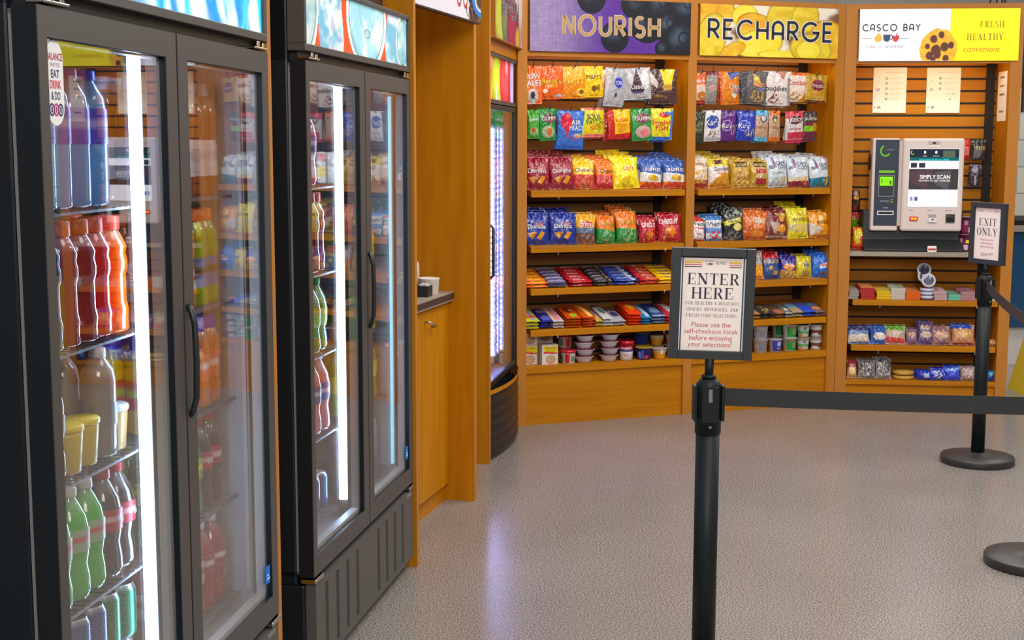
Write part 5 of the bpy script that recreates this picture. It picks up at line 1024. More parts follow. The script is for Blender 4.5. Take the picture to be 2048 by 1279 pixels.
for q, t_ in ((.06, 'scan'), (.165, 'touch'), (.275, 'tap card')): m.text(t_, .009, FL(-.0128), s1 + q, z_, (110, 96, 100), .06)
m.build('small_legends', M['paper'], hs)
x_ = SX(1829); z_ = SZ(437)
sc_ = MB().box(x_ - .024, x_ + .024, -.02, -.011, z_ - .012, z_ + .013, col=(206, 60, 56)).build('barcode_scanner', M['satin'], hs, bevel=.003)
m = MB(); [m.lathe([(.0, 0), (.008, 0), (.008, .002), (0, .003)], 14, (x_ + d_, -.0205, z_), axis='y') for d_ in (-.009, .009)]; m.build('scanner_light', M['red'], sc_)
x_ = SX(1866); m = MB(); m.box(x_ - .023, x_ + .023, -.0135, -.011, z_ + .005, z_ + .025, col=(160, 156, 158)).box(x_ - .023, x_ + .023, -.022, -.011, z_ - .02, z_ + .006, col=(236, 230, 232)); m.strokes([arc(x_ + .002, z_ - .008, .007, .007, 0, 200, 10)], .005, FL(-.0226), (60, 60, 66)); m.build('fingerprint_reader', M['satin'], hs)
x_ = SX(1902); m = MB(); m.box(x_ - .026, x_ + .026, -.018, -.011, z_ - .022, z_ + .028, col=(62, 60, 62)).box(x_ - .02, x_ + .02, -.0188, -.017, z_ - .016, z_ + .008, col=(20, 20, 22)).box(x_ - .02, x_ - .012, -.0188, -.017, z_ + .014, z_ + .022, col=(90, 130, 80)); m.build('card_reader', M['satin'], hs)
cd_ = MB().prism([(0, 0), (0, .002), (.008, .036), (.01, .036), (.004, 0)], -.026, .026, col=(236, 226, 220)).box(-.022, .022, -.0006, .003, .012, .022, col=(206, 80, 80)).build('small_card', M['paper'], None, BK.pt(KX(1861, 500), .006, .927), BK.rot); tag(cd_, 'small folded card with red print on the worktop before the kiosk', 'card')
# ---- packs beside the kiosk
fill_line(BK, 0, (1702, 1728, 455, 500), .12, 'candy_bag', 'bag', 'yellow and orange candy pouch', [b_((226, 90, 20)), ('e', -.1, .6, .7, .34, (226, 206, 40)), ('e', .5, .5, .35, .12, (200, 60, 50)), ('r', -1, 1, .0, .15, (206, 50, 20))], [], .04, 1, .05, lambda w_: .928, 0, 'on the worktop beside the kiosk', 0)
def hangk(px, lb, ops, tx, wf=.26): 
    hang_line(BK, px, 'hanging_pack', lb, ops, tx, .02, 1, 'slatwall by the kiosk', 'packs hung on the kiosk slatwall', wf, cat='pack')
hangk((1924, 1942, 278, 318), 'bright red battery pack', [b_((206, 30, 30)), ('r', -.6, .7, .2, .6, (226, 120, 120))], [])
hangk((1941, 1972, 279, 320), 'black pack with yellow letters', [b_((44, 42, 50)), ('p', [(-.6, .5), (.7, .6), (.2, .1), (-.6, .1)], (120, 116, 120))], [('USB', .3, .6, .2, .7, (206, 190, 60))])
hangk((1938, 1962, 328, 374), 'dark violet pack with white disc', [b_((66, 54, 76)), ('e', 0, .78, .5, .16, (150, 150, 170)), ('r', .0, .3, .1, .5, (190, 186, 190))], [])
hangk((1705, 1722, 380, 420), 'small black key ring figure pack', [b_((70, 46, 40)), ('e', 0, .85, .5, .12, (220, 190, 170)), ('e', .1, .62, .7, .1, (226, 160, 40)), ('r', -.6, .1, 0, .2, (206, 40, 60))], [])
hangk((1703, 1716, 424, 456), 'small red and lime pack', [b_((110, 160, 30)), ('r', -1, 1, .65, 1, (206, 40, 60))], [])
o = cup(.035, .04, .1, [(0, .15, (110, 24, 60)), (.15, .6, (120, 30, 70)), (.6, 1, (96, 20, 56))], .004, (150, 130, 140), [(0, 40, .1, .4, (206, 196, 206)), (20, 60, .5, .7, (226, 220, 60)), (-40, -5, .55, .8, (170, 120, 150))]).build('snack_cup', M['tub'])
put(o, BK, 1930, 500, .1, .927, 'maroon snack cup on the worktop, lower of two beside the kiosk', 'cup', 'maroon snack cups'); putdup(o, BK, 1930, 500, .1, .927 + .1045, 'maroon snack cup stacked on its twin beside the kiosk', .2)
# ---- gum, tins, pastries
GK = [((1697, 1717, 597), 'silver gum pack', [b_((150, 144, 140)), ('r', -1, 1, .3, .7, (190, 186, 180))], (150, 140, 136), 3, 3), ((1720, 1749, 599), 'red and gold gum pack', [b_((206, 60, 24)), ('r', -1, 1, .1, .4, (236, 160, 50)), ('r', -.8, .8, .6, .8, (230, 190, 150))], (176, 40, 44), 4, 3),
 ((1752, 1781, 600), 'yellow gum pack', [b_((226, 190, 20)), ('r', -.8, .8, .3, .8, (206, 186, 110))], (226, 180, 10), 3, 3), ((1781, 1811, 601), 'pale green gum pack', [b_((176, 186, 160)), ('e', .4, .5, .4, .3, (110, 140, 120)), ('r', -1, 1, 0, .2, (206, 206, 180))], (196, 190, 180), 4, 3),
 ((1811, 1841, 602), 'orange gum pack', [b_((230, 110, 20)), ('r', -.8, .8, .3, .9, (206, 140, 110))], (224, 100, 10), 3, 3), ((1867, 1894, 603), 'white and pink gum pack', [b_((200, 150, 160)), ('r', -1, 1, .2, .5, (226, 214, 214)), ('e', -.3, .7, .4, .2, (190, 60, 90))], (196, 160, 160), 3, 3),
 ((1895, 1920, 605), 'teal gum pack', [b_((84, 130, 110)), ('r', -1, 1, .05, .25, (130, 220, 190)), ('r', -.7, .7, .4, .8, (150, 140, 140))], (110, 190, 160), 2, 3), ((1920, 1952, 606), 'pink gum pack', [b_((176, 110, 130)), ('r', -.9, .9, .5, .9, (150, 90, 120)), ('r', -.4, .9, .1, .4, (196, 150, 160))], (176, 130, 136), 3, 3), ((1978, 1996, 609), 'red and white gum pack', [b_((200, 60, 60)), ('r', -1, 1, .1, .5, (220, 206, 200))], (200, 190, 186), 3, 2)]
KA = lambda w_: .62 + .017 + max(w_, 0) * .06
for px, lb, ops, sidec, hi, ro_ in GK: stack_line(BK, px, 'gum_pack', 'gum', lb, ops, [], .0165, ro_, hi, KA, .06, 'upper shelf of the kiosk unit', w0=.012, deep=.06, shape=sidec, grp='gum packs under the kiosk')
m = MB(); m.lathe([(.0, 0), (.039, 0), (.041, .003), (.041, .0075)], 28, col=(120, 124, 160)).lathe([(.041, .0075), (.0415, .008), (.0415, .019), (.039, .021), (.032, .021)], 28, col=(206, 206, 222)).lathe([(.032, .021), (.03, .0195), (0, .0195)], 28, col=(40, 54, 110)); m.add([(.022 * math.cos(a), .01 * math.sin(a), .0205) for a in [i * PI / 8 for i in range(16)]], [tuple(range(16))], 0, (130, 150, 200))
o = m.build('mint_tin', M['label']); ut, _ = BK.at(1853, 600, .05); GT = 'blue round tins on the upper kiosk shelf'
o.location = BK.pt(ut, .05, KA(.05) + .002); tag(o, 'blue round tin with white rim, bottom of the stack on the upper kiosk shelf', 'tin', GT)
for k in (1, 2): dup(o, BK.pt(ut, .05, KA(.05) + .002 + k * .0225), (0, 0, k), f'blue round tin with white rim, {["", "second", "third"][k]} in the stack on the upper kiosk shelf')
dup(o, BK.pt(ut + .002, .035, KA(.03) + .112), (R(70), 0, BK.rot), 'blue round tin tipped forward on top of the tin stack')
dup(o, BK.pt(ut - .012, .09, KA(.05) + .002 + .13), (R(72), R(8), BK.rot), 'blue round tin leaning upright behind the tipped tin'); dup(o, BK.pt(ut - .014, .1, KA(.05) + .002 + .168), (R(74), R(-5), BK.rot), 'topmost blue round tin at the back of the tin stack')
PK = [((1695, 1740, 655, 694), 'blue and white cake pouch', [b_((90, 120, 180)), ('r', -1, 1, .1, .5, (206, 190, 180)), ('r', -1, 1, .75, 1, (60, 60, 110))], 2, .05), ((1740, 1772, 655, 694), 'blue pouch with white cream picture', [b_((50, 90, 170)), ('e', .2, .4, .8, .2, (226, 214, 200)), ('r', -1, 1, 0, .15, (60, 100, 190))], 2, .05),
 ((1770, 1812, 655, 694), 'pouch with green top and red base', [b_((186, 160, 140)), ('r', -1, 1, .78, 1, (96, 160, 50)), ('p', [(-1, .1), (1, .05), (.8, .3), (-.9, .4)], (206, 60, 60))], 2, .045), ((1812, 1835, 660, 695), 'small violet pastry pouch', [b_((130, 100, 130)), ('e', 0, .6, .8, .18, (190, 140, 110))], 2, .04),
 ((1834, 1864, 645, 695), 'tall violet pastry pouch', [b_((100, 80, 124)), ('e', .1, .4, .8, .13, (206, 180, 160)), ('e', 0, .7, .7, .1, (170, 140, 110))], 2, .05), ((1863, 1903, 655, 696), 'tan pastry pouch', [b_((150, 110, 110)), ('e', .1, .5, .8, .2, (206, 160, 130)), ('r', -.2, .3, .02, .1, (120, 110, 170))], 2, .05),
 ((1903, 1950, 652, 697), 'golden pastry pouch with blue top', [b_((190, 130, 90)), ('r', -1, .8, .8, 1, (50, 80, 180)), ('e', .1, .5, .8, .2, (206, 150, 80)), ('r', -1, 1, 0, .1, (150, 60, 50))], 2, .05), ((1975, 1993, 680, 698), 'small pastry pouch behind the post', [b_((170, 120, 100)), ('r', -1, 1, .3, .6, (206, 150, 70))], 1, .03)]
KB = lambda w_: .345 + .017 + max(w_, 0) * .06
for px, lb, ops, n, T in PK: fill_line(BK, 0, px, .03, 'pastry_pouch', 'pouch', lb, ops, [], T, n, .058, KB, .06, 'lower shelf of the kiosk unit', tilt=-22, grp='pastry pouches under the kiosk')
PL = [((1693, 1713, 722, 764), 'gold and red foil pack', [b_((196, 150, 110)), ('r', -1, 1, .6, 1, (150, 50, 50)), ('e', 0, .4, .7, .2, (230, 200, 140))], 1, .04), ((1714, 1750, 722, 765), 'silver foil pack by the gold one', [b_((136, 132, 132)), ('n', 0, .5, .9, .4, 5, (190, 186, 186)), ('n', 0, .5, .9, .4, 8, (70, 70, 74), 8)], 2, .05), ((1750, 1782, 718, 766), 'silver foil pack by the round cookie', [b_((140, 136, 138)), ('n', 0, .5, .9, .4, 5, (196, 190, 194), 5), ('n', 0, .6, .9, .4, 8, (76, 74, 78), 9)], 2, .05),
 ((1832, 1862, 742, 767), 'royal blue bar pack', [b_((34, 56, 180)), ('r', .0, .7, .2, .6, (170, 180, 226))], 2, .04), ((1860, 1892, 738, 767), 'royal blue bar pack with white flecks', [b_((36, 60, 190)), ('n', 0, .5, .9, .4, 6, (206, 210, 226))], 2, .04), ((1890, 1921, 734, 767), 'plain bright blue bar pack', [b_((40, 72, 206)), ('p', [(-1, .8), (1, .9), (1, .7), (-1, .6)], (120, 160, 236))], 2, .04),
 ((1920, 1950, 735, 766), 'pinkish silver foil pack', [b_((160, 136, 136)), ('n', 0, .5, .9, .4, 5, (206, 176, 170))], 2, .045), ((1970, 1988, 742, 768), 'turquoise foil pack behind the post', [b_((10, 80, 160)), ('e', .3, .7, .5, .2, (40, 190, 220))], 1, .035)]
KC = lambda w_: .151
for px, lb, ops, n, T in PL: fill_line(BK, 0, px, .035, 'snack_pack', 'pack', lb, ops, [], T, n, .06, KC, 0, 'base ledge of the kiosk unit', tilt=-18, grp='packs on the kiosk base ledge')
m = MB().lathe([(.0, 0), (.062, 0), (.066, .008), (.062, .02), (.03, .026), (0, .026)], 30, col=(190, 150, 60)); o = m.build('wrapped_cookie', M['bar']); u, _ = BK.at(1806, 760, .09); o.location = BK.pt(u, .09, .151); tag(o, 'round golden wrapped cookie, lower of two on the kiosk base ledge', 'cookie', 'wrapped cookies'); dup(o, BK.pt(u, .092, .178), None, 'round golden wrapped cookie on top of another on the kiosk base ledge')
# ------------------------------------------------------------------ drinks in the coolers
def bottle(name, H, r, liq, capc, lab=None, kind='soda', text=None, captall=.02):
    m = MB(); air = [min(255, c * .5 + 90) for c in liq]
    if kind == 'soda':
        pr = [(r * .6, 0), (r * .92, .004), (r, .02), (r * .96, H * .2), (r * .86, H * .32), (r * .97, H * .42), (r, H * .62), (r * .86, H * .74), (r * .5, H * .86), (.0135, H * .9), (.0135, H * .93)]
    elif kind == 'juice':
        pr = [(r * .8, 0), (r, .006), (r * .95, H * .12), (r, H * .2), (r * .9, H * .28), (r * .9, H * .5), (r, H * .56), (r, H * .62), (r * .92, H * .68), (r * .98, H * .74), (r * .7, H * .84), (.0225, H * .87), (.0225, H * .91)]
    elif kind == 'jug':
        pr = [(r * .85, 0), (r, .008), (r, H * .3), (r * .95, H * .34), (r, H * .42), (r * .9, H * .5), (r, H * .58), (r, H * .72), (r * .72, H * .86), (.02, H * .91), (.02, H * .93)]
    else:
        pr = [(r * .8, 0), (r, .006), (r, H * .7), (r * .9, H * .8), (r * .5, H * .9), (.015, H * .92), (.015, H * .94)]
    fill = .8
    cs = [liq if z < H * fill else air for _, z in pr]
    m.lathe(pr, 18, cols=cs)
    o = m.build(name, M['liquid']); kids = []
    cr_ = pr[-1][0] + .0025
    m = MB(); m.lathe([(cr_, H - captall), (cr_ + .0005, H - captall + .002), (cr_, H - .002), (cr_ * .9, H), (0, H)], 16, col=capc)
    kids.append(m.build('cap', M['cap'], o))
    if lab:
        c, v0, v1, *ex = lab; m = MB(); n = 8
        def rad(z):
            for (r0, a), (r1, b) in zip(pr, pr[1:]):
                if a <= z <= b: return r0 + (r1 - r0) * (z - a) / max(b - a, 1e-6)
            return r
        zs = [H * (v0 + (v1 - v0) * i / n) for i in range(n + 1)]
        cols = [(ex[0] if ex and i in (n // 2, n // 2 + 1) else c) for i in range(n + 1)]
        v = []; cc = []; seg = 20
        for z, q in zip(zs, cols):
            for i in range(seg): a = 2 * PI * i / seg; rr_ = rad(z) + .0012; v.append((rr_ * math.cos(a), rr_ * math.sin(a), z)); cc.append(tuple(lin(q)))
        m.add(v, [(k * seg + i, k * seg + (i + 1) % seg, (k + 1) * seg + (i + 1) % seg, (k + 1) * seg + i) for k in range(n) for i in range(seg)], 0, cc, True)
        if text:
            zc = H * (v0 + v1) / 2; rr_ = rad(zc) + .003
            m.text(text, .014, lambda x, z: (rr_ * math.sin(x / r), -rr_ * math.cos(x / r), z), 0, zc, WHT, .06)
        kids.append(m.build('label', M['label'], o))
    KIDS[o.name] = kids
    return o
def can(c, band):
    m = MB(); m.lathe([(.022, 0), (.026, .003), (.0325, .012), (.033, .02), (.033, .1), (.0325, .108), (.0275, .119), (.027, .1215)], 20, cols=[(150, 150, 154), (150, 150, 154), c, c, c, c, (190, 190, 194), (200, 200, 204)])
    m.lathe([(.027, .1215), (.0262, .122), (.0245, .1185), (0, .1182)], 20, col=(196, 196, 200)).box(-.006, .006, -.003, .013, .1184, .1198, col=(170, 170, 176))
    return m.build('drink_can', M['alu'])
def tubjar(liq, lidc):
    m = MB(); m.lathe([(.026, 0), (.028, .003), (.033, .07), (.0335, .085)], 20, cols=[liq] * 4); o = m.build('snack_tub', M['tub'])
    k = MB(); k.lathe([(.0355, .083), (.0365, .086), (.036, .094), (.033, .0965), (.0, .0965)], 20, col=lidc); KIDS[o.name] = [k.build('lid', M['cap'], o)]
    return o
def boxpk(w_, h_, ops): 
    m = MB(); m.grid(lambda U, V: (U * w_ / 2, -.03 + 0 * U, V * h_), 10, 12, ops, smooth=False); m.box(-w_ / 2, w_ / 2, -.0298, .03, 0, h_, col=ops[0][1]); return m.build('food_box', M['paper'])
def stock(bay, u0, which, shelf, door, xs, ws, lanes, dz=0):
    """one shelf behind one door: lanes is a list of (maker key, label) from the near end"""
    zs = SH[shelf]
    for i, ((key, lb, cat), x) in enumerate(zip(lanes, xs)):
        if key is None: continue
        for j, w_ in enumerate(ws):
            loc = bay.pt(u0 + x + random.uniform(-.002, .002), w_ + (0 if j else random.uniform(0, .008)), zs - .003 + dz)
            rz = bay.rot + R(random.uniform(-40, 40)); lab_ = f'{lb}, {ORD[i]} lane {["front", "back", "rear"][j]}, {ORD[shelf]} shelf, {door}, {which}'
            o = PROTO[key]
            if key in USED: dup(o, loc, (0, 0, rz), lab_)
            else:
                USED.add(key); o.location = loc; o.rotation_euler = (0, 0, rz); o['label'] = lab_; o['category'] = cat
            # group follows
    return
USED = set()
PROTO = {
 'smart': bottle('water_bottle', 0.270, .038, (120, 150, 176), (190, 60, 60), ((150, 30, 44), .46, .74, (190, 110, 110)), 'plain'),
 'smartb': bottle('water_bottle', 0.270, .038, (90, 150, 206), (70, 90, 190), ((70, 60, 170), .46, .72, (150, 140, 190)), 'plain'),
 'grape': bottle('juice_bottle', 0.243, .039, (34, 20, 34), (206, 96, 40), None, 'juice', captall=.03),
 'cran': bottle('juice_bottle', 0.243, .039, (130, 14, 34), (206, 90, 40), None, 'juice', captall=.03),
 'redj': bottle('juice_bottle', 0.243, .039, (206, 20, 30), (220, 90, 60), None, 'juice', captall=.03),
 'oran': bottle('juice_bottle', 0.243, .039, (250, 96, 6), (236, 80, 50), None, 'juice', captall=.03),
 'ojug': bottle('juice_bottle', 0.235, .038, (236, 124, 10), (240, 120, 20), ((206, 190, 180), .2, .4, (200, 110, 40)), 'juice', captall=.03),
 'lime': bottle('juice_bottle', 0.235, .038, (130, 150, 14), (226, 110, 30), ((90, 110, 150), .2, .5, (90, 80, 60)), 'juice', captall=.03),
 'tea': bottle('tea_jug', 0.270, .040, (136, 62, 20), (206, 196, 200), ((196, 180, 180), .18, .5, (180, 160, 160)), 'jug', captall=.03),
 'amber': bottle('tea_bottle', 0.235, .038, (120, 70, 36), (26, 28, 36), ((110, 96, 84), .3, .55), 'soda', captall=.024),
 'clear': bottle('clear_drink_bottle', 0.225, .036, (130, 126, 122), (206, 206, 206), ((120, 116, 112), .3, .5), 'plain'),
 'green': bottle('soda_bottle', 0.226, .038, (50, 170, 40), (214, 212, 206), ((150, 170, 140), .44, .64, (196, 90, 90)), 'soda'),
 'cola': bottle('cola_bottle', 0.226, .038, (44, 22, 20), (170, 30, 40), ((170, 30, 44), .44, .64, (206, 160, 160)), 'soda', 'cola'),
 'colaw': bottle('cola_bottle', 0.226, .038, (50, 28, 30), (206, 206, 210), ((190, 184, 196), .42, .64, (176, 120, 130)), 'soda'),
 'greenc': bottle('soda_bottle', 0.226, .038, (60, 120, 40), (30, 140, 60), ((150, 160, 60), .42, .64, (220, 206, 60)), 'soda'),
 'redw': bottle('soda_bottle', 0.226, .038, (150, 30, 40), (206, 206, 214), ((150, 50, 70), .42, .64, (206, 190, 190)), 'soda'),
 'redr': bottle('soda_bottle', 0.226, .038, (166, 40, 44), (170, 40, 50), ((190, 150, 150), .4, .66, (160, 50, 60)), 'soda'),
 'purp': bottle('fruit_drink_bottle', 0.219, .037, (196, 110, 60), (84, 50, 170), ((226, 120, 90), .3, .6, (230, 200, 190)), 'juice', captall=.032),
 'yelp': bottle('fruit_drink_bottle', 0.219, .037, (226, 190, 40), (90, 56, 180), ((206, 60, 60), .25, .55, (170, 190, 40)), 'juice', captall=.032),
 'blue': bottle('sports_bottle', 0.246, .038, (40, 100, 200), (206, 206, 214), ((206, 60, 70), .42, .62, (206, 206, 220)), 'soda'),
 'pink': bottle('sports_bottle', 0.246, .038, (206, 120, 130), (206, 206, 214), ((60, 80, 150), .4, .62, (206, 206, 220)), 'soda'),
 'ginger': bottle('soda_bottle', 0.226, .037, (110, 150, 50), (60, 140, 60), ((190, 200, 90), .35, .6), 'soda'),
 'can': can((60, 90, 150), 0), 'cang': can((30, 130, 90), 0), 'cany': can((170, 176, 40), 0),
 'ytub': tubjar((206, 176, 60), (236, 206, 30)), 'stub': tubjar((190, 150, 90), (206, 206, 214)), 'gtub': tubjar((120, 170, 60), (206, 206, 160)),
 'boxr': boxpk(.075, .1, [b_((206, 190, 176)), ('r', -1, 1, .68, .92, (190, 50, 60)), ('r', -1, 1, .2, .5, (226, 176, 40))]),
 'boxy': boxpk(.075, .09, [b_((226, 180, 20)), ('r', -1, 1, .0, .3, (206, 60, 40)), ('e', 0, .6, .6, .2, (246, 226, 120))]),
 'boxk': boxpk(.07, .13, [b_((96, 100, 40)), ('r', -1, .1, .3, .9, (150, 170, 30)), ('r', .2, 1, .5, .95, (50, 50, 46))]),
 'boxb': boxpk(.075, .12, [b_((120, 70, 40)), ('r', -1, 1, .3, .6, (200, 150, 60))]), }
def D(key, lb, cat='bottle'): return (key, lb, cat)
NEAR = 'near cooler'; SEC = 'second cooler'
x1s = [.09 + .0755 * i for i in range(6)] + [.535]; x2s = [.70 + .0765 * i for i in range(6)]; ws = (.135, .215)
A1 = -1.205
stock(B1, A1, NEAR, 0, 'near door', x1s[:6], ws, [D('smart', 'red-labelled water bottle')] * 2 + [D('smartb', 'violet-labelled water bottle')] * 4)
stock(B1, A1, NEAR, 1, 'near door', x1s, ws, [D('grape', 'dark grape juice bottle')] * 3 + [D('cran', 'crimson juice bottle')] * 2 + [D('redj', 'red juice bottle')] + [D('oran', 'orange juice bottle')])
stock(B1, A1, NEAR, 2, 'near door', x1s, ws, [D('amber', 'amber tea bottle')] * 3 + [D('ytub', 'yellow-lidded tub', 'tub')] * 2 + [D('clear', 'clear drink bottle'), D('stub', 'silver-lidded tub', 'tub')])
stock(B1, A1, NEAR, 3, 'near door', x1s, ws, [D('colaw', 'white-capped cola bottle')] * 2 + [D('green', 'green soda bottle')] * 3 + [D('cola', 'red-capped cola bottle')] * 2)
stock(B1, A1, NEAR, 4, 'near door', x1s, ws, [D('can', 'lower silver drink can', 'can')] * 5 + [D('cang', 'lower green drink can', 'can')] * 2, -.024)
stock(B1, A1, NEAR, 4, 'near door', x1s, ws, [D('can', 'upper silver drink can', 'can')] * 5 + [D('cang', 'upper green drink can', 'can')] * 2, .0992)
stock(B1, A1, NEAR, 0, 'far door', x2s, ws, [D('tea', 'brown tea jug')] * 6)
stock(B1, A1, NEAR, 1, 'far door', x2s, ws, [D('ojug', 'orange juice bottle')] * 4 + [D('lime', 'lime juice bottle')] * 2)
stock(B1, A1, NEAR, 2, 'far door', x2s, ws, [D('yelp', 'yellow fruit drink with violet cap')] * 2 + [D('purp', 'peach fruit drink with violet cap')] * 4)
stock(B1, A1, NEAR, 3, 'far door', x2s, ws, [D('greenc', 'green-capped soda bottle')] * 4 + [D('cola', 'red-capped cola bottle')] * 2)
stock(B1, A1, NEAR, 4, 'far door', x2s, ws, [D('redr', 'red-capped red soda bottle')] * 4 + [D('redw', 'white-capped red soda bottle')] * 2)
A2 = -1.18
stock(B2, A2, SEC, 0, 'near door', x1s[:5], ws, [D('blue', 'blue sports drink bottle')] * 2 + [D('pink', 'pink sports drink bottle')] * 3)
stock(B2, A2, SEC, 1, 'near door', x1s[:6], ws, [D('smartb', 'violet-labelled water bottle')] * 2 + [D('blue', 'blue sports drink bottle')] * 2 + [D('cran', 'crimson juice bottle')] * 2, 0)
stock(B2, A2, SEC, 2, 'near door', x1s[:6], ws, [D('lime', 'lime juice bottle')] * 2 + [D('ginger', 'green ginger soda bottle')] * 4)
stock(B2, A2, SEC, 3, 'near door', x1s[:6], ws, [D('clear', 'clear drink bottle')] * 3 + [D('pink', 'pink sports drink bottle')] * 3)
stock(B2, A2, SEC, 4, 'near door', x1s[:6], ws, [D('can', 'silver drink can', 'can')] * 6)
x3s = [.68 + .085 * i for i in range(5)]
stock(B2, A2, SEC, 0, 'far door', x3s[1:], ws, [D('boxr', 'red and white lunch box', 'food box')] * 4)
stock(B2, A2, SEC, 1, 'far door', x3s, ws, [D('boxk', 'olive and black meal box', 'food box')] * 3 + [D('boxy', 'yellow meal box', 'food box')] * 2)
stock(B2, A2, SEC, 2, 'far door', x3s, ws, [D('boxb', 'brown meal box', 'food box')] * 3 + [D('boxy', 'yellow meal box', 'food box')] * 2)
stock(B2, A2, SEC, 3, 'far door', x3s, ws, [D('ginger', 'green ginger soda bottle')] * 5)
stock(B2, A2, SEC, 4, 'far door', x3s, ws[:1], [D('clear', 'clear drink bottle')] * 5)
SLIM = 'slim cooler'
for sh_, z, ky, lb, ct_ in ((0, 1.35, 'boxr', 'red and white lunch box', 'food box'), (1, 1.1, 'stub', 'silver-lidded tub', 'tub'), (2, .85, 'gtub', 'green snack tub', 'tub'), (3, .6, 'stub', 'silver-lidded tub', 'tub'), (4, .372, 'boxr', 'red and white lunch box', 'food box')):
    for i in range(6):
        loc = B3.pt(-.09 + .1 + .083 * i, .22, z + .001); lab_ = f'{lb}, {ORD[i]} from the near end, {ORD[sh_]} shelf, slim curved-front cooler'
        if ky in USED: dup(PROTO[ky], loc, (0, 0, B3.rot), lab_)
        else: USED.add(ky); o = PROTO[ky]; o.location = loc; o.rotation_euler = (0, 0, B3.rot); tag(o, lab_, ct_)
for k, o in list(PROTO.items()):
    if k not in USED:
        for q in KIDS.get(o.name, []): bpy.data.objects.remove(q)
        bpy.data.objects.remove(o)
for o in sc.objects:
    if o.parent is None and 'label' in o and 'shelf, ' in o['label'] and ('cooler' in o['label']): o['group'] = f"{o['category']}s in the coolers"

# ------------------------------------------------------------------ belt barrier posts
PR_ = .0322; PT = .932
def post(x, y, label, rz=0):
    t = thing('belt_post', label, 'barrier post', (x, y, 0), rz, 'black belt barrier posts')
    MB().lathe([(.0, 0), (.172, 0), (.176, .006), (.176, .03), (.172, .036), (.1, .043), (.045, .05), (.036, .054), (0, .054)], 56).build('base', M['base'], t)
    MB().lathe([(PR_, .053), (PR_, PT - .12)], 28).build('pole', M['post'], t)
    hd = MB().lathe([(PR_ + .003, PT - .15), (PR_ + .003, PT - .028), (PR_ + .002, PT - .018), (.024, PT - .004), (.015, PT), (0, PT)], 28)
    for a in range(4):
        ca, sa = math.cos(a * PI / 2), math.sin(a * PI / 2); q = []
        r0 = PR_ + .001; 
        b = MB().box(r0, r0 + .008, -.022, .022, PT - .115, PT - .02)
        hd.add([(v[0] * ca - v[1] * sa, v[0] * sa + v[1] * ca, v[2]) for v in b.v], b.f)
    hd.build('belt_head', M['post'], t)
    m = MB(); m.box(-.005, .005, -PR_ - .0105, -PR_ - .006, PT - .06, PT - .025).build('release_button', M['gasket'], t); MB().lathe([(.0, 0), (.004, .001), (.004, .003), (0, .004)], 10, (0, -PR_ - .009, PT - .128), axis='y').build('screw', M['gasket'], t)
    return t
M['post'] = noise_mat('black_powder_coat', (18, 25, 25), (24, 31, 31), (1, 1, 1), 60, .5, spec=.3)
M['base'] = mat('base_black_plastic', (48, 46, 46), .42)
s1 = post(.5297, 3.6078, 'black belt post in front holding the ENTER HERE notice')
s2 = post(2.305, 6.59, 'black belt post holding the EXIT ONLY notice by the kiosk', .3)
s3 = post(1.95, 4.93, 'black belt post at the picture edge without a notice', .3)
def strap(t, p0, p1, name, mt, sag=0, h_=.048):
    n = 14; v = []
    for i in range(n + 1):
        f = i / n; p = Vector(p0).lerp(Vector(p1), f); z = -sag * 4 * f * (1 - f)
        d = (Vector(p1) - Vector(p0)).normalized(); nn = Vector((-d.y, d.x, 0)) * .0008
        for q in (nn, -nn):
            for zz in (-h_ / 2, h_ / 2): v.append((p.x + q.x, p.y + q.y, p.z + z + zz))
    f = []
    for i in range(n):
        a = i * 4; b = a + 4
        f += [(a, b, b + 1, a + 1), (a + 2, a + 3, b + 3, b + 2), (a + 1, b + 1, b + 3, a + 3), (a, a + 2, b + 2, b)]
    return MB().add(v, f).build(name, mt, t)
zb_ = .88
strap(s1, (.04, 0, zb_), (1.55, -.16, zb_ - .003), 'belt', M['belt'], .006)
L_ = Vector((1.95 - 2.305, 4.93 - 6.59, 0)); L_.rotate(Matrix.Rotation(-.3, 3, 'Z')); dn = L_.normalized()
strap(s2, (dn.x * .04, dn.y * .04, zb_ + .005), (L_.x - dn.x * .04, L_.y - dn.y * .04, zb_ + .0), 'belt', M['beltb'], .02)
def notice(name, label, loc, rot, art):
    t = thing(name, label, 'framed notice', loc, 0, 'framed notices on the belt posts'); t.rotation_euler = rot
    w_, h_ = .222, .298; iw, ih = .172, .252; c = h_ / 2 + .051
    m = MB(); a, b = w_ / 2, iw / 2; z0, z1, y0, y1 = c - h_ / 2, c + h_ / 2, c - ih / 2, c + ih / 2
    m.box(-a, -b, -.012, .012, z0, z1).box(b, a, -.012, .012, z0, z1).box(-b, b, -.012, .012, z0, y0).box(-b, b, -.012, .012, y1, z1).box(-b, b, .004, .012, y0, y1)
    m.build('frame', M['frame'], t, bevel=.0015)
    MB().lathe([(.012, 0), (.012, z0 + .002)], 16).lathe([(.02, 0), (.02, .006), (.014, .01)], 20).build('neck', M['post'], t)
    m = MB().box(-b, b, -.001, .003, y0, y1, col=(247, 232, 222)); art(m, c, iw, ih); m.build('printed_card', M['card'], t)
    return t
M['frame'] = mat('frame_charcoal', (44, 46, 48), .5)
M['card'] = mat('card_print', attr=True, rough=.5)
NV = (40, 44, 74)
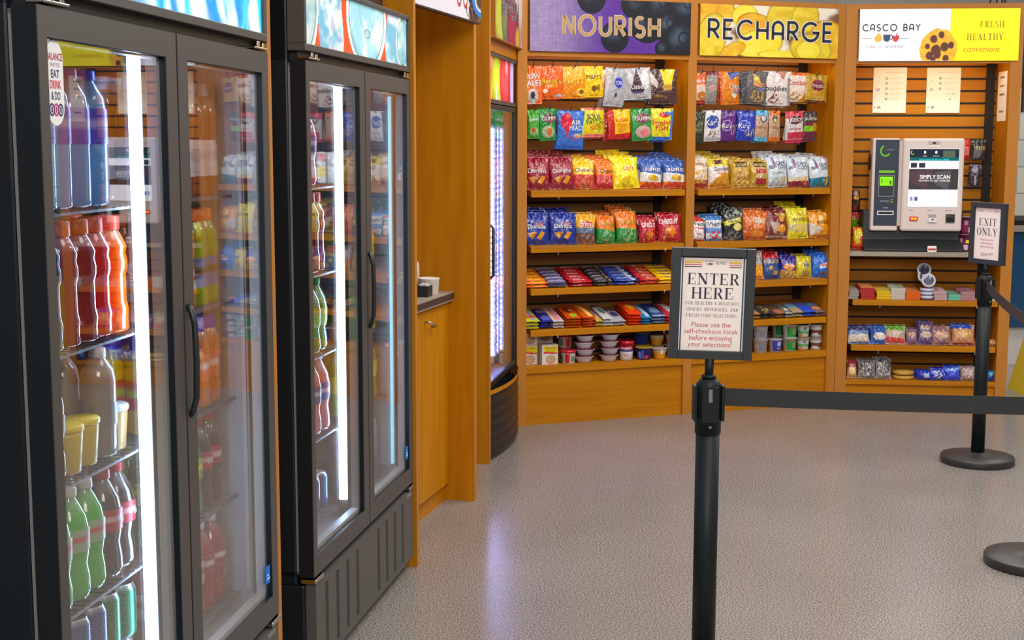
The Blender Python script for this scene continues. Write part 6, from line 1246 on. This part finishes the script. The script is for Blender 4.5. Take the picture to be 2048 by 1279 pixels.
def art_enter(m, c, iw, ih):
    y = FL(-.0014); b = iw / 2; h = ih / 2
    for x0, x1, q in ((-b, -b + .003, (236, 240, 244)), (-b + .003, -b + .0065, NV), (b - .0035, b, (240, 244, 248)), (b - .007, b - .0035, NV), (b - .009, b - .007, (236, 240, 246))): m.box(x0, x1, -.0013, -.001, c - h, c + h, col=q)
    m.box(-b, b, -.0013, -.001, c + h - .004, c + h, col=NV)
    for x0, x1 in ((-b + .009, -.03), (.042, b - .011)):
        for z, t_, q in ((.113, .004, (246, 220, 150)), (.1075, .0045, (238, 180, 70)), (.103, .002, (190, 60, 90)), (.0975, .0022, NV)): m.box(x0, x1, -.0013, -.001, c + z, c + z + t_, col=q)
    m.text('CASCO BAY', .0045, y, -.013, c + .115, (120, 110, 116), .03); m.text('ELMET', .0075, y, .021, c + .11, (70, 70, 84), .03, bold=.004)
    m.lathe([(0, 0), (.0025, 0), (.0025, .0004), (0, .0005)], 10, (-.016, -.0016, c + .107), axis='y', col=(236, 190, 70)).box(-.012, -.007, -.0022, -.0016, c + .1045, c + .1095, col=(40, 50, 80)).box(-.006, -.0025, -.0022, -.0016, c + .1045, c + .1095, col=(180, 60, 60))
    serif(m, 'ENTER', .03, y, .002, c + .0665, NV, .142); serif(m, 'HERE', .03, y, .0005, c + .0285, NV, .118)
    for i, s_ in enumerate(('FOR HEALTHY & DELICIOUS', 'SNACKS, BEVERAGES, AND', 'FRESH FOOD SELECTIONS.')): serif(m, s_, .0085, y, .001, c + .0015 - i * .0165, (96, 92, 106), (.143, .138, .136)[i], gap=.14)
    for i, s_ in enumerate(('Please use the', 'self-checkout kiosk', 'before enjoying', 'your selections!')): m.text(s_, .0135, y, (0, .001, .0, -.002)[i], c - .0555 - i * .0178, (196, 76, 92), (.106, .152, .122, .124)[i], bold=-.002)
def art_exit(m, c, iw, ih):
    y = FL(-.0014); b = iw / 2; h = ih / 2
    m.box(b - .012, b - .006, -.0013, -.001, c - h, c + h, col=(110, 112, 116)).box(-b, b, -.0013, -.001, c + h - .004, c + h, col=(120, 120, 124))
    for x0, x1 in ((-b + .01, -.03), (.03, b - .02)): m.box(x0, x1, -.0013, -.001, c + .104, c + .112, col=(220, 180, 170))
    m.text('CASCO BAY', .005, y, 0, c + .108, (150, 130, 130), .04)
    serif(m, 'EXIT', .036, y, -.004, c + .055, (84, 80, 84), .125); serif(m, 'ONLY', .036, y, -.006, c + .008, (84, 80, 84), .14)
    for i, s_ in enumerate(('Please use the', 'self-checkout', 'before exiting!')): m.text(s_, .011, y, -.004, c - .03 - i * .017, (200, 110, 120), .11)
    m.text('Thank you', .016, lambda x, z: (x, -.0018, z + x * .14), -.004, c - .098, (140, 136, 140), .08, shear=.3)
notice('framed_notice', 'black framed ENTER HERE notice with red small print', (.5297, 3.6078, PT), (0, R(1.2), R(-3)), art_enter)
notice('framed_notice', 'grey framed EXIT ONLY notice turned aside', (2.305, 6.59, PT), (0, R(.6), R(-64)), art_exit)
# ------------------------------------------------------------------ beyond the kiosk unit
bl = thing('blue_counter', 'blue fronted counter with pale top beyond the kiosk unit', 'counter', (3.1, 9.6, 0))
MB().box(0, 2.2, .02, .66, .27, 1.0).build('blue_front_panel', M['blue'] if 'blue' in M else mat('blue_gloss', (20, 74, 116), .15, coat=.4), bl)
MB().box(0, 2.2, .05, .66, .0, .27).build('white_kick_panel', M['white'], bl)
MB().box(-.02, 2.22, -.01, .68, 1.0, 1.035).build('black_trim', M['dark'], bl); MB().box(-.02, 2.22, -.02, .68, .955, 1.0).build('pale_top_edge', M['laminate'], bl)
wf = thing('wet_floor_sign', 'yellow folding floor sign at the edge beyond the kiosk unit', 'floor sign', (3.385, 8.55, 0), PI / 2)
for s_ in (-1, 1): MB().prism([(s_ * .16, 0), (s_ * .16 + s_ * .012, 0), (.006 * s_, .6), (-.006 * s_, .6)], -.14, .14, col=(230, 200, 30)).build('leaf', M['cap'], wf)
MB().box(-.05, .05, -.012, .012, .58, .64, col=(230, 200, 30)).build('carry_handle', M['cap'], wf)
# cables hanging from above over the kiosk sign
for i, (xa, xb_) in enumerate(((1992, 1974), (2003, 1988), (2007, 2003), (2012, 2009))):
    ua, za = BK.at(xa, -30, .28); ub, zb = BK.at(xb_, 22, .28)
    m = MB(); m.tube([(ua, .28, za + .3), (ua, .28, za), (ub, .28, zb), (ub, .28, 2.36)], .0045, 6); o = m.build('hanging_cable', M['black'], None, BK.pt(0, 0), BK.rot); tag(o, f'black cable above the kiosk sign, {ORD[i]} from its cookie picture', 'cable', 'cables above the kiosk sign')
# next bay's screen edge at the far side of the kiosk sign
nb = thing('side_display', 'bright blue and white lit panel just past the kiosk sign', 'display', BK.pt(1.03, .0), BK.rot)
m = MB(); m.box(0, .5, 0, .05, 1.75, 2.33, col=(60, 50, 60)).build('case', M['satin'], nb); MB().box(.22, .28, .01, .05, .015, 1.75).box(.1, .4, -.1, .16, 0, .015).build('stand', M['black'], nb)
m = MB(); m.grid(lambda U, V: (.012 + (U + 1) / 2 * .47, -.002 + 0 * U, 1.95 + V * .36), 20, 20, [b_((226, 236, 246)), ('r', -1, 1, .2, .4, (70, 110, 190)), ('r', -1, 1, .05, .2, (110, 170, 210)), ('r', -1, 1, .9, 1, (60, 50, 70))], smooth=False); m.build('lit_picture', M['screen'], nb)
